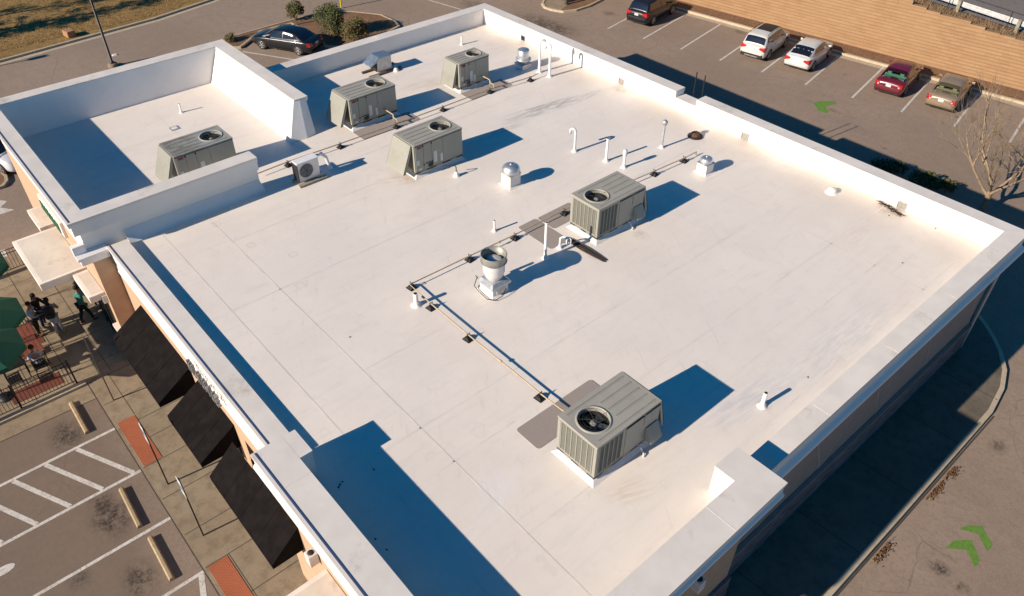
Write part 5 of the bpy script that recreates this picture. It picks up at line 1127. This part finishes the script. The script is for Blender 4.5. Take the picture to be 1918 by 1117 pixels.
for i in range(len(sl)-1):
    z1 = max(.8, zl[min(i,len(zl)-1)]); s0, s1 = sl[i], sl[i+1]
    q = [Kw(s0,0),Kw(s1,0),Kw(s1,0,.6),Kw(s0,0,.6)]; r = [Kw(s0,z1),Kw(s1,z1),Kw(s1,z1,.35),Kw(s0,z1,.35)]
    bw.hull([Rz@(p-T0) for p in q],[Rz@(p-T0) for p in r])
    # second, half lower step at the end of every level
    if i < len(sl)-2:
        z2 = (z1+max(.8,zl[min(i+1,len(zl)-1)]))/2; s2 = s1+.9
        q = [Kw(s1+.001,0,.002),Kw(s2,0,.002),Kw(s2,0,.6),Kw(s1+.001,0,.6)]; r = [Kw(s1+.001,z2,.002),Kw(s2,z2,.002),Kw(s2,z2,.35),Kw(s1+.001,z2,.35)]
        bw.hull([Rz@(p-T0) for p in q],[Rz@(p-T0) for p in r])
t.rotation_euler = (0,0,ang)
bw.build('block_face', M['block'], t)
bc = MB()                                                    # each course a slightly set back ledge, so the wall has real steps
z = .2; k = 0
while z < max(zl):
    for i in range(len(sl)-1):
        z1 = max(.8, zl[min(i,len(zl)-1)])
        if z+.18 < z1:
            q = [Kw(sl[i],z,-.028),Kw(sl[i+1],z,-.028),Kw(sl[i+1],z,.05),Kw(sl[i],z,.05)]; r = [Kw(sl[i],z+.165,-.012),Kw(sl[i+1],z+.165,-.012),Kw(sl[i+1],z+.165,.05),Kw(sl[i],z+.165,.05)]
            bc.hull([Rz@(p-T0) for p in q],[Rz@(p-T0) for p in r])
    z += .205; k += 1
bc.build('block_course', M['block'], t)
# verge and road at the top, following the slope of the wall top
sA, zA = steps[2]; sB, zB = steps[6]
def zt_(s): return zA+(zB-zA)*(s-sA)/(sB-sA)
def top_strip(name, d0, d1, dz, mat):
    b = MB(); s0, s1 = sA-60, sB+60
    b.add([K(s0,wd(s0)+d0,max(zt_(s0),0)+dz),K(s1,wd(s1)+d0,zt_(s1)+dz),K(s1,wd(s1)+d1,zt_(s1)+dz),K(s0,wd(s0)+d1,max(zt_(s0),0)+dz)],[(0,1,2,3)]); return struct(b.build(name, mat))
top_strip('verge', .55, 3.1, -.25, M['mulch'])
top_strip('upper_road', 3.1, 160, -.22, M['road'])
b = MB(); R = random.Random(8)
for k in range(9000):
    s = R.uniform(sA-14, sB+4); d = wd(s)+R.uniform(.75,2.5); z0 = zt_(s)-.26; h = R.uniform(.12,.55)*(1 if R.random()<.7 else .5); p = Vector(K(s,d,z0)); a = R.uniform(0,PI); w = .014
    l = Vector((R.gauss(0,.14),R.gauss(-.05,.14),0)); b.add([(p.x-w*math.cos(a),p.y-w*math.sin(a),z0),(p.x+w*math.cos(a),p.y+w*math.sin(a),z0),(p.x+l.x,p.y+l.y,z0+h)],[(0,1,2)], R.randrange(2))
put(b.build('verge_grass', [M['blade_dry'],M['twig']], fix=False), kind='stuff', label='dry brown weeds along the top of the block wall', cat='grass')
t = thing('guardrail', 'pale steel guardrail on wooden posts above the block wall', 'guardrail', K(sA,wd(sA)+2.75,zt_(sA)-.25))
g = MB()
prof_w = [(-.04,.42),(-.04,.46),(.03,.50),(.03,.54),(-.04,.58),(.03,.62),(.03,.66),(-.04,.70),(-.04,.74)]
s0, s1 = sA-14, sB+8
vs = []
for s in (s0,s1):
    for d,z in prof_w: vs.append(Vector(K(s,wd(s)+2.72-d,zt_(s)-.25+z)))
n = len(prof_w); g.add(vs,[(j,j+1,n+j+1,n+j) for j in range(n-1)]); g.build('rail_beam', plain('galv_rail', (.62,.62,.60), .5, metal=.2), t, world=True, fix=False)
gp = at(1745,12,zt_(sA)); s = fs(at(1743,24,zA-.3))[0]
for k in range(-3,5):
    ss = s+1.0+k*3.75; g = MB(); g.hull([Vector(K(ss,wd(ss)+2.50,zt_(ss)-.3)),Vector(K(ss+.2,wd(ss)+2.50,zt_(ss)-.3)),Vector(K(ss+.2,wd(ss)+2.67,zt_(ss)-.3)),Vector(K(ss,wd(ss)+2.67,zt_(ss)-.3))],[Vector(K(ss,wd(ss)+2.50,zt_(ss)+.52)),Vector(K(ss+.2,wd(ss)+2.50,zt_(ss)+.52)),Vector(K(ss+.2,wd(ss)+2.67,zt_(ss)+.55)),Vector(K(ss,wd(ss)+2.67,zt_(ss)+.55))])
    g.build('post', M['wood'], t, world=True)
t = thing('cable_fence', 'thin dark railing with slim posts in front of the guardrail', 'fence', K(sA,wd(sA)+2.3,zt_(sA)-.25))
g = MB(); s0, s1 = sA-14, sB+8
g.tube([Vector(K(q,wd(q)+2.3,zt_(q)+.98)) for q in (s0,sA,sB,s1)], .028, 6); g.build('top_rail', M['frame_black'], t, world=True)
for k in range(-3,5):
    ss = s+.55+k*3.75; g = MB(); g.tube([Vector(K(ss,wd(ss)+2.3,zt_(ss)-.3)),Vector(K(ss,wd(ss)+2.3,zt_(ss)+.99))], .026, 6); g.build('post', M['frame_black'], t, world=True)

# ------------------------------------------------------------------ front lot furniture
b = MB(); w = [(-.085,0),(.085,0),(.085,.06),(.045,.13),(-.045,.13),(-.085,.06)]; n = 6
b.add([(x,-.915,z) for x,z in w]+[(x,.915,z) for x,z in w],[(j,(j+1)%n,n+(j+1)%n,n+j) for j in range(n)]+[tuple(range(n)),tuple(range(2*n-1,n-1,-1))])
M['stop'] = mat_ground('wheel_stop', ((.36,.27,.165),(.42,.33,.21),(.26,.19,.11),(.44,.36,.25)), (1,5,40), .4, .01)
ws = None
for (u1,v1),(u2,v2),lab in (((130,757),(160,812),'tan concrete wheel stop nearest the black railing'),((223,917),(259,990),'tan concrete wheel stop in the middle bay'),((278,1010),(318,1087),'tan concrete wheel stop nearest the lower picture edge')):
    a, d = at(u1,v1,.05), at(u2,v2,.05); c = (a+d)/2; h = math.atan2(-(d-a).x,(d-a).y)
    if ws is None: ws = b.build('wheel_stop', M['stop'], None, bevel=.012); o = ws
    else: o = copy_tree(ws)
    o.location = (c.x,c.y+.06,0); o.rotation_euler = (0,0,h); put(o, lab, 'wheel stop', 'wheel stops in the front bays')
def sign_post(uv, h, label, panel):
    p = at(*uv,.02); t = thing('sign_post', label, 'street sign', (p.x,p.y,.02))
    b = MB(); b.box(-.03,.03,-.02,.02,0,h); b.build('pole', M['post'] if panel else plain('pole_tan', (.14,.115,.085), .6), t)
    if panel:
        b = MB(); b.box(-.16,.16,-.034,-.021,h-.80,h-.02); s = b.build('sign_panel', plain('sign_panel_white', (.62,.64,.66), .4), t, bevel=.004)
        b = MB(); b.box(-.11,.11,-.038,-.0345,h-.50,h-.26); b.build('sign_symbol', plain('sign_blue', (.03,.16,.33), .4), s)
    return t
sign_post((213,750),3.2,'plain tan pole on the pavement beside the patio railing',False)
sign_post((315,907),3.0,'white sign on a dark pole above the first orange tile patch',True)
sign_post((381,1003),2.9,'white and blue sign on a dark pole beside the largest awning',True)
# fallen leaves along the drive-through kerb
for i,(u,v,rx,lab) in enumerate(((1645,1030,.55,'lowest heap of dry orange leaves against the kerb'),(1743,912,.62,'largest heap of dry orange leaves against the kerb'),(1772,880,.35,'uppermost heap of dry orange leaves against the kerb'))):
    p = at(u,v,0); R = random.Random(50+i); b = MB()
    for k in range(230):
        x, y = abs(R.gauss(0,.10))-.03, R.gauss(0,rx*.45); z = .01+R.random()*.06*math.exp(-(x/.12)**2); a = R.uniform(0,PI); l = R.uniform(.02,.045); tl = R.uniform(-.02,.02)
        b.add([(x-l*math.cos(a),y-l*math.sin(a),z),(x+l*.5*math.sin(a),y-l*.5*math.cos(a),z+tl+.02),(x+l*math.cos(a),y+l*math.sin(a),z),(x-l*.5*math.sin(a),y+l*.5*math.cos(a),z+.02-tl)],[(0,1,2,3)])
    put(b.build('leaf_heap', M['leaf_litter'], None, loc=(max(p.x,31.62),p.y,0), fix=False), lab, 'leaves', 'leaf heaps along the kerb')

# ------------------------------------------------------------------ patio: railings, umbrellas, tables, people
def railing(pts, h, label, z=.03, gap=.125):
    t = thing('railing', label, 'railing', (pts[0][0],pts[0][1],z)); b = MB(); c = MB()
    for (x0,y0),(x1,y1) in zip(pts,pts[1:]):
        L = math.hypot(x1-x0,y1-y0); n = max(1,int(L/gap))
        for zz in (.12,h-.18,h): b.tube([(x0,y0,z+zz),(x1,y1,z+zz)], .02, 4, smooth=False)
        for k in range(1,n): f = k/n; c.tube([(x0+(x1-x0)*f,y0+(y1-y0)*f,z+.12),(x0+(x1-x0)*f,y0+(y1-y0)*f,z+h)], .009, 4, smooth=False)
    b.build('rail', M['frame_black'], t, world=True); c.build('baluster', M['frame_black'], t, world=True)
    for (x0,y0),(x1,y1) in zip(pts,pts[1:]):
        L = math.hypot(x1-x0,y1-y0); m = max(1,round(L/1.95))
        for k in range(m+1):
            f = k/m; g = MB(); g.box(x0+(x1-x0)*f-.03,x0+(x1-x0)*f+.03,y0+(y1-y0)*f-.03,y0+(y1-y0)*f+.03,z,z+h+.06); g.build('post', M['frame_black'], t, world=True)
railing([(8.05,-6.2),(8.05,-12.0)], 1.12, 'black metal railing along the patio edge beside the parking bay')
railing([(-.85,-5.45),(-.85,-10.5)], 1.1, 'black metal railing at the far side of the patio by the road arrow')
def umbrella(x, y, R_, z, label, rot):
    t = thing('umbrella', label, 'umbrella', (x,y,.03), 0, 'green patio umbrellas'); b = MB(); n = 8; ap = (0,0,z+.78)
    rim = [(R_*math.cos(rot+2*PI*k/n), R_*math.sin(rot+2*PI*k/n), z) for k in range(n)]
    b.add([ap]+rim, [(0,1+k,1+(k+1)%n) for k in range(n)]); b.add(rim+[(p[0],p[1],z-.16) for p in rim], [(k,(k+1)%n,n+(k+1)%n,n+k) for k in range(n)]); b.add([(0,0,z+.76)]+[(p[0]*.995,p[1]*.995,z-.012) for p in rim],[(0,1+(k+1)%n,1+k) for k in range(n)])
    b.build('canopy', M['green_cloth'], t, fix=False)
    b = MB(); b.tube([(0,0,.05),(0,0,z+.85)], .022, 8); b.build('pole', M['frame_black'], t)
    b = MB()
    for p in rim: b.tube([(0,0,z+.72),(p[0]*.98,p[1]*.98,z-.02)], .009, 4)
    b.build('rib', M['frame_black'], t); b = MB(); b.lathe([(.28,0),(.28,.05),(.06,.09)], n=16); b.build('base', M['frame_black'], t); return t
umbrella(1.75,-7.55,1.45,2.3,'green patio umbrella farthest along the patio by the crossing',.39)
umbrella(5.25,-7.95,1.5,2.25,'green patio umbrella in the middle beside the standing people',.39)
umbrella(7.1,-8.45,1.5,2.25,'green patio umbrella nearest the parking bay',.39)
def table(x, y, label, mt, s=.42, rot=0):
    t = thing('patio_table', label, 'table', (x,y,.03), rot, 'patio tables'); b = MB(); b.box(-s,s,-s,s,.70,.735)
    for k in range(5): b.box(-s+.02,s-.02,-s+.02+k*s*.39,-s+.02+k*s*.39+.13,.736,.742)
    b.build('tabletop', mt, t, bevel=.006)
    for sx in (-1,1):
        for sy in (-1,1): g = MB(); g.box(sx*(s-.06)-.02,sx*(s-.06)+.02,sy*(s-.06)-.02,sy*(s-.06)+.02,0,.70); g.build('leg', M['frame_black'], t)
    return t
M['table_wood'] = plain('table_red_wood', (.20,.062,.038), .55, var=.15, scale=8)
table(4.75,-6.95,'red wood patio table beside the standing people', M['table_wood'])
table(5.95,-7.0,'red wood patio table behind the seated person', M['table_wood'])
table(6.25,-7.75,'black patio table in front of the seated person', M['frame_black'])
def chair(x, y, rz, label):
    t = thing('patio_chair', label, 'chair', (x,y,.03), rz, 'patio chairs'); b = MB(); b.box(-.22,.22,-.22,.22,.43,.46); b.build('seat', M['frame_black'], t)
    b = MB()
    for k in range(5): b.box(-.22+k*.098,-.19+k*.098,-.24,-.215,.46,.86)
    b.box(-.23,.23,-.245,-.21,.84,.88); b.build('backrest', M['frame_black'], t)
    for sx in (-1,1):
        for sy in (-1,1): g = MB(); g.tube([(sx*.2,sy*.2,.43),(sx*.22,sy*.23,0)], .014, 5); g.build('leg', M['frame_black'], t)
        g = MB(); g.tube([(sx*.22,-.22,.66),(sx*.23,.15,.66),(sx*.22,.2,.45)], .014, 5); g.build('arm', M['frame_black'], t)
for x,y,r,lab in ((6.72,-6.95,PI/2-.1,'black patio chair under the seated person'),(5.3,-7.55,-PI/2,'black patio chair left of the black table'),(4.1,-6.75,-PI/2,'black patio chair by the nearer red table'),(6.9,-7.9,PI/2,'black patio chair beside the railing')): chair(x,y,r,lab)

def skin_mat(n, c): return plain(n, c, .6, var=.05)
SK = {'light':skin_mat('skin_light',(.42,.25,.17)),'tan':skin_mat('skin_tan',(.28,.15,.09))}
def limb_mesh(name, chain, mat, parent, root=0, sub=1):
    """one continuous skin over connected joints: chain = [(point, radius, index of parent joint)]"""
    me = bpy.data.meshes.new(name); me.from_pydata([p for p,_,_ in chain], [(i,q) for i,(_,_,q) in enumerate(chain) if q is not None], [])
    o = bpy.data.objects.new(name, me); COL.objects.link(o); o.parent = parent; me.materials.append(mat)
    sm = o.modifiers.new('skin','SKIN'); sm.use_smooth_shade = True
    for i,(_,r,_) in enumerate(chain):
        rr_ = r if isinstance(r,tuple) else (r,r); me.skin_vertices[0].data[i].radius = rr_; me.skin_vertices[0].data[i].use_root = (i == root)
    s = o.modifiers.new('sub','SUBSURF'); s.levels = sub; s.render_levels = sub; return o
def person(loc, rz, label, shirt, legs, hair, skin='tan', pose='stand', h=1.70, long_hair=False, pack=False, apron=False, item=None):
    t = thing('person', label, 'person', (loc[0],loc[1],.03), rz); k = h/1.72
    sit = pose == 'sit'; hip = .50 if sit else .92
    def S_(x,y,z): return (x*k,y*k,z*k)
    C = []; J = {}
    def j(n,p,r,par): J[n] = len(C); C.append((S_(*p), (r[0]*k,r[1]*k) if isinstance(r,tuple) else r*k, J.get(par)))
    lean = .10 if pose != 'walk' else .05
    j('pelvis',(0,0,hip),(.155,.115),None); j('waist',(0,.02,hip+.17),(.135,.10),'pelvis'); j('chest',(0,lean*.5,hip+.38),(.165,.115),'waist'); j('neckb',(0,lean,hip+.53),(.075,.07),'chest'); j('neck',(0,lean+.01,hip+.60),(.052,.055),'neckb'); j('head0',(0,lean+.03,hip+.68),(.074,.088),'neck'); j('head1',(0,lean+.03,hip+.76),(.078,.096),'head0'); j('crown',(0,lean+.015,hip+.825),(.055,.07),'head1')
    for sx,n in ((-1,'l'),(1,'r')):
        j('sh'+n,(sx*.185,lean*.6,hip+.475),.058,'chest')
        if pose == 'talk' or sit: el, wr = (sx*.25,.10+lean,hip+.21), (sx*.13,.32+lean,hip+.24)
        else: el, wr = (sx*.235,-.01,hip+.20), (sx*.23,.10,hip-.03)
        j('el'+n,el,.044,'sh'+n); j('wr'+n,wr,.029,'el'+n); d = (Vector(wr)-Vector(el)).normalized(); pm = Vector(wr)+d*.06; j('pa'+n,tuple(pm),(.036,.018),'wr'+n)
        side = Vector((1,0,0)) if abs(d.z) > .6 else Vector((0,0,1)); side = (side-d*side.dot(d)).normalized()
        for f,(off,ln) in enumerate(((-.027,.070),(-.009,.080),(.009,.076),(.027,.060))):
            a = pm+d*.03+side*off; j(f'f{f}a{n}',tuple(a),.0095,'pa'+n); c = a+d*ln*.5+Vector((0,0,-.008)); j(f'f{f}b{n}',tuple(c),.0085,f'f{f}a{n}'); c2 = c+d*ln*.45+Vector((0,0,-.022)); j(f'f{f}c{n}',tuple(c2),.0075,f'f{f}b{n}')
        a = Vector(wr)+d*.025-side*.035; j('ta'+n,tuple(a),.010,'wr'+n); j('tb'+n,tuple(a+d*.035-side*.015),.009,'ta'+n)
    st = .10 if pose == 'walk' else .02
    for sx,n in ((-1,'l'),(1,'r')):
        if sit: hp, kn, an, to = (sx*.09,.03,hip-.02),(sx*.12,.44,hip+.02),(sx*.12,.42,.09),(sx*.13,.60,.035)
        else: hp, kn, an, to = (sx*.092,.0,hip-.06),(sx*.10,.02+sx*st,.50),(sx*.105,-.03+sx*st*2.2,.09),(sx*.12,.14+sx*st*2.2,.035)
        j('hp'+n,hp,.088,'pelvis'); j('kn'+n,kn,.060,'hp'+n); j('an'+n,an,.040,'kn'+n); j('he'+n,(an[0],an[1]-.04,.045),.038,'an'+n); j('to'+n,to,(.040,.030),'an'+n)
    limb_mesh('body', C, SK[skin], t)
    def garment(name, names, mat, grow=1.12, extra=0.008):
        idx = {n:i for i,n in enumerate(names)}; ch = []
        inv = {v:q for q,v in J.items()}
        for n in names:
            p, r, par = C[J[n]]; pn = inv.get(par); r = r if isinstance(r,tuple) else (r,r); ch.append((p, tuple(q*grow+extra for q in r), idx.get(pn)))
        return limb_mesh(name, ch, mat, t)
    garment('shirt', ['pelvis','waist','chest','neckb','shl','ell','wrl','shr','elr','wrr'], shirt)
    garment('trousers', ['pelvis','hpl','knl','anl','hpr','knr','anr'], legs, 1.10, .010)
    for n in 'lr':
        a, e = Vector(C[J['he'+n]][0]), Vector(C[J['to'+n]][0]); limb_mesh('shoe', [(tuple(a+Vector((0,-.01,-.005))),(.046,.042),None),(tuple((a+e)/2),(.045,.038),0),(tuple(e),(.042,.030),1)], M['rubber'] if not pack else M['pvc'], t)
    hz = (hip+.775)*k; b = MB(); R = random.Random(int(loc[0]*100))
    hp_ = Vector((0,(lean+.02)*k,hz)); vs = []
    b.lathe([(.098*k,-.03*k),(.104*k,.01*k),(.098*k,.055*k),(.07*k,.092*k),(.03*k,.105*k),(0,.108*k)], (0,hp_.y-.012*k,hz), 16)
    if long_hair: b.hull([(-.10*k,hp_.y-.13*k,hz-.36*k),(.10*k,hp_.y-.13*k,hz-.36*k),(.09*k,hp_.y-.07*k,hz-.36*k),(-.09*k,hp_.y-.07*k,hz-.36*k)],[(-.095*k,hp_.y-.11*k,hz+.02*k),(.095*k,hp_.y-.11*k,hz+.02*k),(.09*k,hp_.y-.03*k,hz+.02*k),(-.09*k,hp_.y-.03*k,hz+.02*k)])
    b.build('hair', hair, t, subsurf=1)
    b = MB(); fz = (hip+.73)*k; fy = (lean+.125)*k
    for sx in (-1,1): b = MB(); b.lathe([(0,-.008),(.011*k,0),(0,.008)], (sx*.032*k,fy-.012*k,fz+.02*k), 8); b.build('eye', M['rail'], t)
    b = MB(); b.hull([(-.012*k,fy-.01*k,fz-.03*k),(.012*k,fy-.01*k,fz-.03*k),(.006*k,fy+.014*k,fz-.028*k),(-.006*k,fy+.014*k,fz-.028*k)],[(-.005*k,fy-.01*k,fz+.02*k),(.005*k,fy-.01*k,fz+.02*k),(.003*k,fy-.004*k,fz+.02*k),(-.003*k,fy-.004*k,fz+.02*k)]); b.build('nose', SK[skin], t)
    b = MB(); b.box(-.022*k,.022*k,fy-.02*k,fy-.006*k,fz-.055*k,fz-.046*k); b.build('mouth', M['lamp_red'], t)
    for sx in (-1,1): b = MB(); b.lathe([(0,-.03*k),(.016*k,-.015*k),(.018*k,.012*k),(0,.03*k)], (sx*.088*k,(lean+.02)*k,fz+.0), 8); b.build('ear', SK[skin], t)
    if pack:
        q = thing('backpack', 'black backpack worn by the person in white trousers', 'backpack', (0,0,0)); m = MB(); m.box(-.17,.17,-.14,.14,-.24,.24); m.build('bag_body', M['rubber'], q, bevel=.06); m = MB(); m.box(-.12,.12,-.19,-.141,-.18,.02); m.build('pocket', M['rubber'], q, bevel=.02)
        c_, s_ = math.cos(rz), math.sin(rz); q.location = (loc[0]-(-.22)*s_, loc[1]+(-.22)*c_, .03+1.27*k); q.rotation_euler = (0,0,rz)
    return t
cl = lambda n,c: plain(n,c,.85,var=.08,scale=8)
HB = cl('hair_black',(.012,.009,.008)); BLK = cl('cloth_black',(.012,.012,.015)); NAVY = cl('cloth_denim',(.025,.035,.07)); WH = cl('cloth_lavender_white',(.50,.47,.50)); GREY = cl('cloth_grey',(.24,.22,.21)); TEAL = cl('cloth_green',(.02,.17,.13)); LAV = cl('cloth_pale_blue',(.34,.36,.44)); DK = cl('cloth_dark',(.02,.02,.024))
person((3.95,-6.1),-.9,'standing person in black with long dark hair beside the umbrella',BLK,NAVY,HB,pose='talk',h=1.68,long_hair=True)
person((4.72,-5.75),1.2,'standing person in pale top and white trousers wearing a black backpack',GREY,WH,HB,pose='talk',h=1.66,long_hair=True,pack=True)
person((4.3,-6.4),-.6,'person in a pale shirt standing close behind the person in black',LAV,DK,HB,pose='talk',h=1.62)
person((4.75,-4.66),.2,'walking person in a green top and dark trousers beside the white canopy',TEAL,DK,HB,pose='walk',h=1.74)
person((6.70,-6.95),PI/2,'seated person in a pale shirt at the black patio table',LAV,DK,HB,pose='sit',h=1.72)
t = thing('paper_cup', 'white paper cup standing on the black patio table', 'cup', (6.15,-7.6,.775)); b = MB(); b.lathe([(.032,0),(.044,.12)], n=14); b.build('cup', M['pvc'], t); b = MB(); b.lathe([(.047,.12),(.045,.135),(0,.137)], n=14); b.build('lid', M['pvc'], t)
